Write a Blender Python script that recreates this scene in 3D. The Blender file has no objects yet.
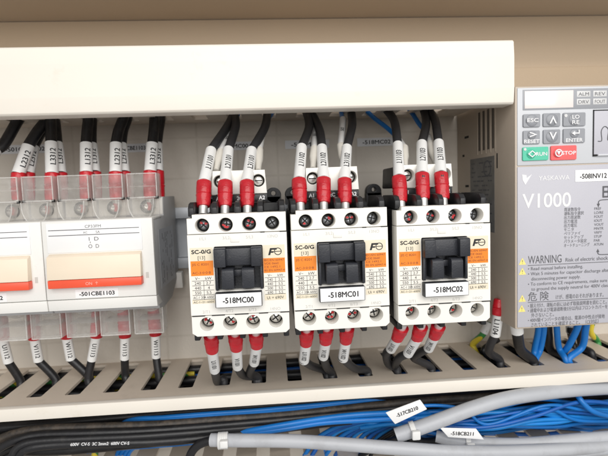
import bpy, bmesh, math, random
from mathutils import Vector, Matrix
random.seed(7)
S = 0.001                                   # everything below is written in millimetres
scene = bpy.context.scene
C = scene.collection
PI = math.pi

# ------------------------------------------------------------------ camera
CAM = Vector((36.909, -204.547, 8.139))
YAW, PITCH, ROLL, F = 0.067270, 0.077146, -0.035730, 469.168
cy_, sy_, cp_, sp_ = math.cos(YAW), math.sin(YAW), math.cos(PITCH), math.sin(PITCH)
fw = Vector((sy_*cp_, cy_*cp_, -sp_)); r0 = Vector((cy_, -sy_, 0)); u0 = r0.cross(fw)
rt = math.cos(ROLL)*r0 + math.sin(ROLL)*u0
up = -math.sin(ROLL)*r0 + math.cos(ROLL)*u0
cam = bpy.data.objects.new('camera', bpy.data.cameras.new('camera')); C.objects.link(cam)
m3 = Matrix((rt, up, -fw)).transposed()
cam.matrix_world = Matrix.Translation(CAM*S) @ m3.to_4x4()
cam.data.sensor_fit = 'HORIZONTAL'; cam.data.sensor_width = 36; cam.data.lens = F/608*36
cam.data.clip_start = 0.005; cam.data.clip_end = 20
scene.camera = cam
cam.data.dof.use_dof = True; cam.data.dof.focus_distance = 0.206; cam.data.dof.aperture_fstop = 20

def at(px, py, Y=None, X=None, Z=None):
    """millimetre point seen at a photo pixel, on the plane Y= (or X=, Z=)"""
    d = fw*F + rt*(px-304) - up*(py-228)
    if Y is not None: t = (Y-CAM.y)/d.y
    elif X is not None: t = (X-CAM.x)/d.x
    else: t = (Z-CAM.z)/d.z
    return CAM + d*t

def pix(p):
    d = Vector(p)-CAM; z = d.dot(fw)
    return 304+F*d.dot(rt)/z, 228-F*d.dot(up)/z

# ------------------------------------------------------------------ materials
def mat(name, col, rough=0.5, metal=0.0, var=0.06, scale=60., bump=0.0, bscale=400., spec=0.5, dirt=None, coat=0.0):
    m = bpy.data.materials.new(name); m.use_nodes = True
    nt = m.node_tree; n = nt.nodes; l = nt.links
    b = n['Principled BSDF']
    b.inputs['Metallic'].default_value = metal; b.inputs['Specular IOR Level'].default_value = spec
    b.inputs['Coat Weight'].default_value = coat
    tc = n.new('ShaderNodeTexCoord')
    no = n.new('ShaderNodeTexNoise'); no.inputs['Scale'].default_value = scale; no.inputs['Detail'].default_value = 4
    l.new(tc.outputs['Object'], no.inputs['Vector'])
    ra = n.new('ShaderNodeValToRGB')
    lo = [max(0, c*(1-var)) for c in col]; hi = [min(1, c*(1+var)) for c in col]
    ra.color_ramp.elements[0].position = 0.3; ra.color_ramp.elements[1].position = 0.7
    ra.color_ramp.elements[0].color = (*lo, 1); ra.color_ramp.elements[1].color = (*hi, 1)
    l.new(no.outputs['Fac'], ra.inputs['Fac'])
    out = ra.outputs['Color']
    if dirt:
        n2 = n.new('ShaderNodeTexNoise'); n2.inputs['Scale'].default_value = dirt[1]; n2.inputs['Detail'].default_value = 6
        n2.inputs['Roughness'].default_value = 0.7
        l.new(tc.outputs['Object'], n2.inputs['Vector'])
        r2 = n.new('ShaderNodeValToRGB'); r2.color_ramp.elements[0].position = dirt[2]; r2.color_ramp.elements[1].position = dirt[3]
        r2.color_ramp.elements[0].color = (0, 0, 0, 1); r2.color_ramp.elements[1].color = (1, 1, 1, 1)
        l.new(n2.outputs['Fac'], r2.inputs['Fac'])
        mx = n.new('ShaderNodeMix'); mx.data_type = 'RGBA'
        l.new(r2.outputs['Color'], mx.inputs['Factor']); l.new(out, mx.inputs[6])
        mx.inputs[7].default_value = (*dirt[0], 1); out = mx.outputs[2]
    l.new(out, b.inputs['Base Color'])
    rm = n.new('ShaderNodeMapRange'); rm.inputs['To Min'].default_value = max(0.03, rough-0.08); rm.inputs['To Max'].default_value = min(1, rough+0.08)
    l.new(no.outputs['Fac'], rm.inputs['Value']); l.new(rm.outputs['Result'], b.inputs['Roughness'])
    if bump > 0:
        n3 = n.new('ShaderNodeTexNoise'); n3.inputs['Scale'].default_value = bscale; n3.inputs['Detail'].default_value = 3
        l.new(tc.outputs['Object'], n3.inputs['Vector'])
        bp = n.new('ShaderNodeBump'); bp.inputs['Strength'].default_value = bump; bp.inputs['Distance'].default_value = 0.0004
        l.new(n3.outputs['Fac'], bp.inputs['Height']); l.new(bp.outputs['Normal'], b.inputs['Normal'])
    return m

def clear_plastic(name, haze=(0.0, 0.07), edge=0.85):
    m = bpy.data.materials.new(name); m.use_nodes = True
    nt = m.node_tree; n = nt.nodes; l = nt.links; n.remove(n['Principled BSDF'])
    o = n['Material Output']
    tr = n.new('ShaderNodeBsdfTransparent'); tr.inputs['Color'].default_value = (0.975, 0.97, 0.96, 1)
    df = n.new('ShaderNodeBsdfPrincipled'); df.inputs['Base Color'].default_value = (0.85, 0.84, 0.82, 1); df.inputs['Roughness'].default_value = 0.06; df.inputs['Specular IOR Level'].default_value = 0.9
    lw = n.new('ShaderNodeLayerWeight'); lw.inputs['Blend'].default_value = 0.24
    no = n.new('ShaderNodeTexNoise'); no.inputs['Scale'].default_value = 350; no.inputs['Detail'].default_value = 3
    tc = n.new('ShaderNodeTexCoord'); l.new(tc.outputs['Object'], no.inputs['Vector'])
    mr = n.new('ShaderNodeMapRange'); mr.inputs['To Min'].default_value = haze[0]; mr.inputs['To Max'].default_value = haze[1]
    l.new(no.outputs['Fac'], mr.inputs['Value'])
    ad = n.new('ShaderNodeMath'); ad.operation = 'MULTIPLY_ADD'; ad.inputs[1].default_value = edge
    l.new(lw.outputs['Facing'], ad.inputs[0]); l.new(mr.outputs['Result'], ad.inputs[2])
    ad.use_clamp = True
    bp = n.new('ShaderNodeBump'); bp.inputs['Strength'].default_value = 0.5; bp.inputs['Distance'].default_value = 0.0006
    l.new(no.outputs['Fac'], bp.inputs['Height']); l.new(bp.outputs['Normal'], df.inputs['Normal'])
    mx = n.new('ShaderNodeMixShader'); l.new(ad.outputs[0], mx.inputs[0]); l.new(tr.outputs[0], mx.inputs[1]); l.new(df.outputs[0], mx.inputs[2])
    l.new(mx.outputs[0], o.inputs['Surface'])
    return m

def earth_stripe(name):
    m = bpy.data.materials.new(name); m.use_nodes = True
    nt = m.node_tree; n = nt.nodes; l = nt.links; b = n['Principled BSDF']; b.inputs['Roughness'].default_value = 0.4
    tc = n.new('ShaderNodeTexCoord'); w = n.new('ShaderNodeTexWave'); w.inputs['Scale'].default_value = 55; w.bands_direction = 'DIAGONAL'
    l.new(tc.outputs['Object'], w.inputs['Vector'])
    r = n.new('ShaderNodeValToRGB'); r.color_ramp.interpolation = 'CONSTANT'; r.color_ramp.elements[1].position = 0.45
    r.color_ramp.elements[0].color = (0.05, 0.28, 0.07, 1); r.color_ramp.elements[1].color = (0.75, 0.6, 0.05, 1)
    l.new(w.outputs['Fac'], r.inputs['Fac']); l.new(r.outputs['Color'], b.inputs['Base Color'])
    return m

M = dict(
    cream=mat('cream_pvc', (0.82, 0.77, 0.69), 0.45, var=0.02, scale=18, bump=0.05, dirt=((0.70, 0.62, 0.50), 40, 0.62, 0.9)),
    duct=mat('beige_pvc', (0.64, 0.555, 0.46), 0.5, var=0.03, scale=30, bump=0.12, dirt=((0.50, 0.43, 0.35), 60, 0.55, 0.85)),
    plate=mat('beige_paint', (0.63, 0.58, 0.51), 0.42, var=0.03, scale=14, bump=0.25, bscale=900, dirt=((0.50, 0.44, 0.37), 25, 0.5, 0.9)),
    wall=mat('shaded_cabinet_paint', (0.48, 0.37, 0.255), 0.5, var=0.03, scale=10, bump=0.2, bscale=900),  # cream like the plate, darkened to tan to paint in the shade
    ceil=mat('shaded_ceiling_paint', (0.56, 0.46, 0.35), 0.55, var=0.04, scale=10, bump=0.2, bscale=900),  # same cream cabinet paint, its shade put into the colour
    white=mat('white_plastic', (0.84, 0.82, 0.77), 0.42, var=0.015, scale=40, bump=0.08, bscale=1500, dirt=((0.66, 0.60, 0.50), 120, 0.66, 0.95)),
    cbwhite=mat('breaker_white_plastic', (0.80, 0.79, 0.76), 0.4, var=0.015, scale=40, bump=0.08, bscale=1500, dirt=((0.66, 0.6, 0.5), 90, 0.64, 0.95)),
    cbgrey=mat('breaker_grey_plastic', (0.46, 0.46, 0.465), 0.5, var=0.08, scale=60, bump=0.25, bscale=1200),
    cbterm=mat('breaker_light_grey_plastic', (0.76, 0.74, 0.70), 0.5, var=0.06, scale=60),
    handle=mat('cream_handle_plastic', (0.84, 0.72, 0.57), 0.4, var=0.02),
    redbar=mat('orange_red_plastic', (0.83, 0.10, 0.045), 0.35, var=0.05),
    black=mat('black_plastic', (0.013, 0.013, 0.015), 0.42, var=0.2, scale=90, bump=0.15, dirt=((0.10, 0.09, 0.08), 150, 0.6, 0.9)),
    operator=mat('blue_black_plastic', (0.022, 0.024, 0.031), 0.45, var=0.15, scale=90, bump=0.2, bscale=1500, dirt=((0.12, 0.11, 0.10), 180, 0.6, 0.95)),
    cable=mat('black_cable_sheath', (0.012, 0.012, 0.014), 0.40, var=0.2, scale=80, bump=0.2, bscale=500, dirt=((0.05, 0.045, 0.04), 120, 0.55, 0.9)),
    dusty=mat('dusty_cable_sheath', (0.035, 0.030, 0.026), 0.55, var=0.3, scale=80, bump=0.3, bscale=500, dirt=((0.13, 0.10, 0.075), 220, 0.42, 0.8)),
    wire=mat('charcoal_wire', (0.028, 0.028, 0.031), 0.5, var=0.15, scale=80, bump=0.2, bscale=900),
    blue=mat('blue_wire', (0.007, 0.175, 0.56), 0.38, var=0.12, scale=60, bump=0.1),
    blueb=mat('blue_wire_dark', (0.007, 0.11, 0.43), 0.42, var=0.2, scale=70, bump=0.15, dirt=((0.06, 0.16, 0.36), 90, 0.6, 0.9)),
    bluec=mat('blue_wire_bright', (0.012, 0.235, 0.66), 0.34, var=0.12, scale=60, bump=0.1),
    grey=mat('grey_cable_sheath', (0.45, 0.465, 0.495), 0.4, var=0.05, scale=35, bump=0.15, bscale=250, dirt=((0.33, 0.33, 0.34), 50, 0.55, 0.9)),
    tube=mat('white_marker_tube', (0.84, 0.84, 0.83), 0.38, var=0.02),
    red=mat('red_vinyl', (0.50, 0.012, 0.022), 0.30, var=0.22, scale=170, bump=0.9, bscale=420),
    metal=mat('zinc_metal', (0.72, 0.71, 0.69), 0.28, metal=1.0, var=0.15, scale=300, bump=0.3, bscale=700),
    shademetal=mat('shaded_screw_metal', (0.24, 0.25, 0.27), 0.35, metal=1.0, var=0.5, scale=500, bump=0.6, bscale=900),  # screw metal darkened to stand in for shade in the upper wells
    tin=mat('tin_ferrule', (0.80, 0.79, 0.77), 0.4, metal=0.6, var=0.1, scale=300),
    rail=mat('rail_metal', (0.50, 0.52, 0.55), 0.42, metal=0.35, var=0.05, scale=60),
    ink=mat('black_ink', (0.012, 0.012, 0.014), 0.6, var=0.0),
    greyink=mat('grey_ink', (0.55, 0.54, 0.51), 0.6, var=0.0),
    ink2=mat('dark_grey_ink', (0.10, 0.10, 0.11), 0.6, var=0.0),
    brownink=mat('brown_ink', (0.22, 0.055, 0.02), 0.6, var=0.0),
    whiteink=mat('white_ink', (0.76, 0.76, 0.77), 0.5, var=0.0),
    label=mat('white_label', (0.86, 0.86, 0.86), 0.35, var=0.015),
    beigelab=mat('beige_label', (0.80, 0.72, 0.56), 0.45, var=0.03),
    palelab=mat('pale_label', (0.82, 0.79, 0.72), 0.45, var=0.02),
    orange=mat('orange_label', (0.86, 0.235, 0.012), 0.45, var=0.03),
    vbeige=mat('drive_beige_plastic', (0.50, 0.425, 0.345), 0.5, var=0.04, scale=50, bump=0.2, bscale=1500),
    vgrey=mat('drive_grey_plastic', (0.485, 0.482, 0.53), 0.45, var=0.02, scale=50, bump=0.1, bscale=1800),
    vpad=mat('drive_keypad_grey', (0.57, 0.585, 0.615), 0.4, var=0.02, scale=50),
    vband=mat('drive_band_grey', (0.31, 0.32, 0.345), 0.4, var=0.03),
    vkey=mat('drive_key_grey', (0.27, 0.28, 0.305), 0.35, var=0.05),
    vlight=mat('drive_lamp_grey', (0.62, 0.62, 0.62), 0.35, var=0.03),
    display=mat('unlit_display', (0.82, 0.75, 0.72), 0.15, var=0.01),
    green=mat('green_key', (0.07, 0.50, 0.33), 0.35, var=0.05),
    keyred=mat('red_key', (0.80, 0.10, 0.10), 0.35, var=0.05),
    yellow=mat('yellow_sign', (0.86, 0.74, 0.22), 0.4, var=0.03),
    sticker=mat('grey_sticker', (0.46, 0.475, 0.51), 0.4, var=0.06, scale=120),
    vsticker=mat('dark_grey_sticker', (0.17, 0.165, 0.155), 0.45, var=0.25, scale=160),
    dark=mat('dark_recess', (0.012, 0.012, 0.012), 0.8, var=0.0),
    paint=mat('red_check_paint', (0.55, 0.015, 0.02), 0.3, var=0.1),
    clear=clear_plastic('clear_plastic', (0.02, 0.15)), edgelight=clear_plastic('edge_highlight_plastic', (0.05, 0.5), 0.6),  # the second is whitened to paint edge highlights
    striplab=mat('grey_white_strip', (0.62, 0.63, 0.65), 0.4, var=0.03),
    milky=mat('milky_white_sleeve', (0.66, 0.63, 0.57), 0.35, var=0.04),
    earth=earth_stripe('green_yellow_insulation'),
    tie=mat('white_nylon', (0.78, 0.78, 0.77), 0.35, var=0.03),
)

def add_grid(m, step, dark):
    nt = m.node_tree; n = nt.nodes; l = nt.links; b = n['Principled BSDF']
    src = b.inputs['Base Color'].links[0].from_socket
    tc = n.new('ShaderNodeTexCoord'); sx = n.new('ShaderNodeSeparateXYZ'); l.new(tc.outputs['Object'], sx.inputs[0])
    fs = []
    for ax, ph in (('X', 0.008), ('Z', 0.006)):
        a = n.new('ShaderNodeMath'); a.operation = 'ADD'; a.inputs[1].default_value = ph; l.new(sx.outputs[ax], a.inputs[0])
        p = n.new('ShaderNodeMath'); p.operation = 'PINGPONG'; p.inputs[1].default_value = step/2; l.new(a.outputs[0], p.inputs[0])
        r = n.new('ShaderNodeMapRange'); r.inputs['From Min'].default_value = 0.0; r.inputs['From Max'].default_value = 0.0011; r.inputs['To Min'].default_value = 1; r.inputs['To Max'].default_value = 0
        l.new(p.outputs[0], r.inputs['Value']); fs.append(r.outputs['Result'])
    mx = n.new('ShaderNodeMath'); mx.operation = 'MAXIMUM'; l.new(fs[0], mx.inputs[0]); l.new(fs[1], mx.inputs[1])
    no = n.new('ShaderNodeTexNoise'); no.inputs['Scale'].default_value = 30; l.new(tc.outputs['Object'], no.inputs['Vector'])
    ml = n.new('ShaderNodeMath'); ml.operation = 'MULTIPLY'; l.new(mx.outputs[0], ml.inputs[0]); l.new(no.outputs['Fac'], ml.inputs[1])
    m2 = n.new('ShaderNodeMix'); m2.data_type = 'RGBA'; l.new(ml.outputs[0], m2.inputs['Factor']); l.new(src, m2.inputs[6]); m2.inputs[7].default_value = (*dark, 1)
    l.new(m2.outputs[2], b.inputs['Base Color'])
add_grid(M['plate'], 0.025, (0.50, 0.45, 0.38))

# ------------------------------------------------------------------ mesh helpers
ORG = {}
class MB:
    def __init__(s): s.v = []; s.f = []
    def add(s, vs, fs):
        k = len(s.v); s.v += [tuple(v) for v in vs]; s.f += [tuple(i+k for i in f) for f in fs]; return s
    def box(s, x0, x1, y0, y1, z0, z1, bev=0.0, seg=2):
        b = bmesh.new(); bmesh.ops.create_cube(b, size=1)
        for v in b.verts: v.co = ((x0+x1)/2+v.co.x*(x1-x0), (y0+y1)/2+v.co.y*(y1-y0), (z0+z1)/2+v.co.z*(z1-z0))
        return s._bev(b, bev, seg)
    def _bev(s, b, bev, seg=2):
        if bev > 0: bmesh.ops.bevel(b, geom=b.edges[:], offset=bev, segments=seg, affect='EDGES', profile=0.5, clamp_overlap=True)
        b.verts.index_update()
        s.add([v.co[:] for v in b.verts], [[v.index for v in f.verts] for f in b.faces]); b.free(); return s
    def prism(s, pts, d0, d1, axis='Y', bev=0.0):
        """polygon pushed along axis; pts are (x,z) for Y, (y,z) for X, (x,y) for Z"""
        put = {'Y': lambda p, d: (p[0], d, p[1]), 'X': lambda p, d: (d, p[0], p[1]), 'Z': lambda p, d: (p[0], p[1], d)}[axis]
        b = bmesh.new(); n = len(pts)
        A = [b.verts.new(put(p, d0)) for p in pts]; B = [b.verts.new(put(p, d1)) for p in pts]
        b.faces.new(A); b.faces.new(B[::-1])
        for i in range(n): b.faces.new((A[i], A[(i+1) % n], B[(i+1) % n], B[i]))
        bmesh.ops.recalc_face_normals(b, faces=b.faces[:])
        return s._bev(b, bev)
    def plate(s, pts, holes, d0, d1, axis='Y', bev=0.0):
        """outline with holes, pushed along axis"""
        cu = bpy.data.curves.new('c', 'CURVE'); cu.dimensions = '2D'; cu.fill_mode = 'BOTH'
        for loop in [pts]+holes:
            sp = cu.splines.new('POLY'); sp.points.add(len(loop)-1); sp.use_cyclic_u = True
            for q, p in zip(sp.points, loop): q.co = (p[0], p[1], 0, 1)
        th = abs(d1-d0); cu.extrude = max(th/2-bev, 1e-4); cu.bevel_depth = bev; cu.offset = -bev; cu.bevel_resolution = 1
        o = bpy.data.objects.new('c', cu); C.objects.link(o)
        me = bpy.data.meshes.new_from_object(o.evaluated_get(bpy.context.evaluated_depsgraph_get()))
        mid = (d0+d1)/2
        if axis == 'Y': vs = [(v.co.x, mid+v.co.z, v.co.y) for v in me.vertices]
        elif axis == 'Z': vs = [(v.co.x, v.co.y, mid+v.co.z) for v in me.vertices]
        else: vs = [(mid+v.co.z, v.co.x, v.co.y) for v in me.vertices]
        s.add(vs, [list(p.vertices) for p in me.polygons])
        bpy.data.objects.remove(o); bpy.data.curves.remove(cu); bpy.data.meshes.remove(me); return s
    def lathe(s, p0, p1, prof, n=20, cap=True, squash=1.0):
        """prof: (t in mm along p0->p1, radius)"""
        p0 = Vector(p0); d = (Vector(p1)-p0).normalized()
        a = d.cross(Vector((0, 1, 0)) if abs(d.y) < 0.9 else Vector((1, 0, 0))).normalized(); b = d.cross(a)
        vs = []; fs = []
        for t, r in prof:
            for k in range(n):
                w = 2*PI*k/n; vs.append(p0+d*t+a*(r*math.cos(w))+b*(r*squash*math.sin(w)))
        for i in range(len(prof)-1):
            for k in range(n): fs.append((i*n+k, i*n+(k+1) % n, (i+1)*n+(k+1) % n, (i+1)*n+k))
        if cap: fs.append(tuple(range(n))[::-1]); fs.append(tuple(range((len(prof)-1)*n, len(prof)*n)))
        return s.add(vs, fs)
    def cyl(s, p0, p1, r, n=20, bev=0.0):
        L = (Vector(p1)-Vector(p0)).length
        return s.lathe(p0, p1, [(0, r), (L, r)] if not bev else [(0, r-bev), (bev, r), (L-bev, r), (L, r-bev)], n)
    def tube(s, path, r, n=12, cap=True):
        fr = frames(path); vs = []; fs = []
        rr = r if callable(r) else (lambda t: r)
        N = len(fr)
        for i, (p, t, a, b) in enumerate(fr):
            q = rr(i/(N-1))
            for k in range(n): w = 2*PI*k/n; vs.append(p+a*(q*math.cos(w))+b*(q*math.sin(w)))
        for i in range(N-1):
            for k in range(n): fs.append((i*n+k, i*n+(k+1) % n, (i+1)*n+(k+1) % n, (i+1)*n+k))
        if cap: fs.append(tuple(range(n))[::-1]); fs.append(tuple(range((N-1)*n, N*n)))
        return s.add(vs, fs)
    def text(s, body, x, z, h, Y, w=None, align='L', bold=0.0, off=0.0):
        vs, fs, W = glyphs(body, off)
        k = h; kx = h if w is None else w/max(W, 1e-6)
        ox = {'L': 0, 'C': -W*kx/2, 'R': -W*kx}[align]
        if bold:                                  # heavier strokes: the same letters again, a hair aside
            for i, (du, dv) in enumerate(((-bold*3, 0), (bold*3, 0), (0, bold*3), (0, -bold*3))):
                s.add([(x+ox+u*kx+du*h, Y+0.012*(i+1), z+v*k+dv*h) for u, v in vs], fs)
        return s.add([(x+ox+u*kx, Y, z+v*k) for u, v in vs], fs)
    def build(s, name, material, parent=None, smooth=35):
        me = bpy.data.meshes.new(name)
        o0 = ORG.get(parent.name, Vector((0, 0, 0))) if parent else Vector((0, 0, 0))
        me.from_pydata([((v[0]-o0[0])*S, (v[1]-o0[1])*S, (v[2]-o0[2])*S) for v in s.v], [], s.f)
        me.materials.append(material)
        me.validate(); me.update()
        if smooth:
            for p in me.polygons: p.use_smooth = True
            me.set_sharp_from_angle(angle=math.radians(smooth))
        o = bpy.data.objects.new(name, me); C.objects.link(o)
        if parent: o.parent = parent; ORG[o.name] = o0
        return o

_gl = {}
def glyphs(body, bold=0.0):
    """flat glyph mesh, cap height 1, left edge at 0"""
    key = (body, bold)
    if key not in _gl:
        cu = bpy.data.curves.new('t', 'FONT'); cu.body = body; cu.resolution_u = 5 if len(body) < 6 else 3; cu.offset = bold
        o = bpy.data.objects.new('t', cu); C.objects.link(o)
        me = bpy.data.meshes.new_from_object(o.evaluated_get(bpy.context.evaluated_depsgraph_get()))
        sc = 1/0.73
        xs = [v.co.x for v in me.vertices] or [0]; x0 = min(xs)
        vs = [((v.co.x-x0)*sc, v.co.y*sc) for v in me.vertices]
        fs = [list(p.vertices) for p in me.polygons]
        _gl[key] = (vs, fs, (max(xs)-x0)*sc)
        bpy.data.objects.remove(o); bpy.data.curves.remove(cu); bpy.data.meshes.remove(me)
    return _gl[key]

def spline(pts, n=8):
    """Catmull-Rom through the points"""
    P = [Vector(p) for p in pts]; P = [2*P[0]-P[1]]+P+[2*P[-1]-P[-2]]; out = []
    for i in range(1, len(P)-2):
        a, b, c, d = P[i-1], P[i], P[i+1], P[i+2]
        for k in range(n):
            t = k/n; out.append(0.5*((2*b)+(c-a)*t+(2*a-5*b+4*c-d)*t*t+(3*b-a-3*c+d)*t**3))
    out.append(P[-2]); return out

def frames(path):
    path = [Vector(p) for p in path]; N = len(path); T = []
    for i in range(N): T.append((path[min(i+1, N-1)]-path[max(i-1, 0)]).normalized())
    ref = Vector((0, -1, 0)) if abs(T[0].y) < 0.95 else Vector((0, 0, 1))
    a = (ref-T[0]*ref.dot(T[0])).normalized(); out = []
    for i in range(N):
        a = (a-T[i]*a.dot(T[i])).normalized(); out.append((path[i], T[i], a, T[i].cross(a)))
    return out

def tag(o, label=None, cat=None, group=None, kind=None):
    if label: o['label'] = label
    if cat: o['category'] = cat
    if group: o['group'] = group
    if kind: o['kind'] = kind
    return o
def thing(name, label, cat, loc, group=None):
    o = bpy.data.objects.new(name, None); C.objects.link(o); o.empty_display_size = 0.005
    o.location = Vector(loc)*S; ORG[o.name] = Vector(loc)
    return tag(o, label, cat, group)
def copy_tree(o, parent=None):
    c = o.copy(); C.objects.link(c)
    if parent: c.parent = parent
    for ch in o.children: copy_tree(ch, c)
    ORG[c.name] = ORG.get(o.name, Vector((0, 0, 0))); return c
def circ(x, y, r, n=28): return [(x+r*math.cos(2*PI*k/n), y+r*math.sin(2*PI*k/n)) for k in range(n)]
def rect(x0, x1, y0, y1, c=0.0, k=3):
    if c <= 0: return [(x0, y0), (x1, y0), (x1, y1), (x0, y1)]
    out = []
    for cx, cy, a in ((x1-c, y0+c, -90), (x1-c, y1-c, 0), (x0+c, y1-c, 90), (x0+c, y0+c, 180)):
        for i in range(k+1):
            w = math.radians(a+90*i/k); out.append((cx+c*math.cos(w), cy+c*math.sin(w)))
    return out

# ------------------------------------------------------------------ the setting
tag(MB().box(-330, 460, 95, 97, -300, 58, 0.4).build('mounting_plate', M['plate']), kind='structure')
tag(MB().box(-420, 560, 130, 132, -300, 127.5).box(-420, 560, 128.2, 130, -300, 91.5, 0.5).build('cabinet_wall', M['wall']), kind='structure')
tag(MB().box(-420, 560, 70, 132, 128, 130).build('cabinet_ceiling', M['ceil']), kind='structure')

# ------------------------------------------------------------------ wiring ducts
t = thing('wiring_duct', 'cream wiring duct with its cover on, running above the breakers and contactors', 'wiring duct', (0, 95, 53))
slots = [rect(13.5+20*k, 21.8+20*k, 44, 82, 1.0) for k in range(-9, 7)]
b = MB().plate(rect(-168, 156.8, 31, 95), slots, 53, 54.6, 'Z')
b.box(-168, 156.8, 93.4, 94.9, 54.6, 76)
b.plate(rect(-168, 156.8, 31, 95), slots, 75, 76.5, 'Z')
b.build('body', M['duct'], t)
cv = MB()
cv.prism([(32, 47.3), (22.2, 47.3), (21.2, 48.2), (20.6, 55), (20.6, 70), (21.2, 77.0), (22.2, 78), (32, 78), (32, 76.6), (23.2, 76.6), (22.2, 75.6), (22, 56), (22.4, 49.6), (23.2, 48.7), (32, 48.7)], -170, 157.2, 'X', bev=0.25)
cv.build('cover', M['cream'], t)

t = thing('wiring_duct', 'cream wiring duct without its cover, full of cables, running below the contactors', 'wiring duct', (0, 95, -96))
slots = [rect(1.9+20*k, 9.9+20*k, 48, 91.5, 1.0) for k in range(-8, 13)]
b = MB().plate(rect(-180, 270, 37.5, 95), slots, -97.6, -96, 'Z')
b.plate(rect(-180, 270, 37.5, 95), slots, -147.6, -146, 'Z')
b.box(-180, 270, 93.4, 94.9, -146, -97.6)
b.build('body', M['duct'], t)
MB().prism([(33.6, -95.6), (37.6, -95.6), (37.6, -97.8), (35.2, -98.2), (35.2, -102), (33.6, -102)], -180, 270, 'X', bev=0.35).build('lip', M['cream'], t)
MB().prism([(33.6, -141.5), (35.2, -141.5), (35.2, -146), (37.6, -146), (37.6, -148), (33.6, -148)], -180, 270, 'X', bev=0.35).build('lip', M['cream'], t)

# ------------------------------------------------------------------ rail
t = thing('mounting_rail', 'light grey metal rail behind the breakers and contactors', 'rail', (0, 95, -18))
b = MB().prism([(88, 1.2), (89, 1.2), (89, -4.5), (94.9, -4.5), (94.9, -31), (89, -31), (89, -36.5), (88, -36.5), (88, -30), (93.8, -30), (93.8, -5.5), (88, -5.5)], -150, 150, 'X', bev=0.2)
b.build('rail_profile', M['rail'], t)

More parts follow.
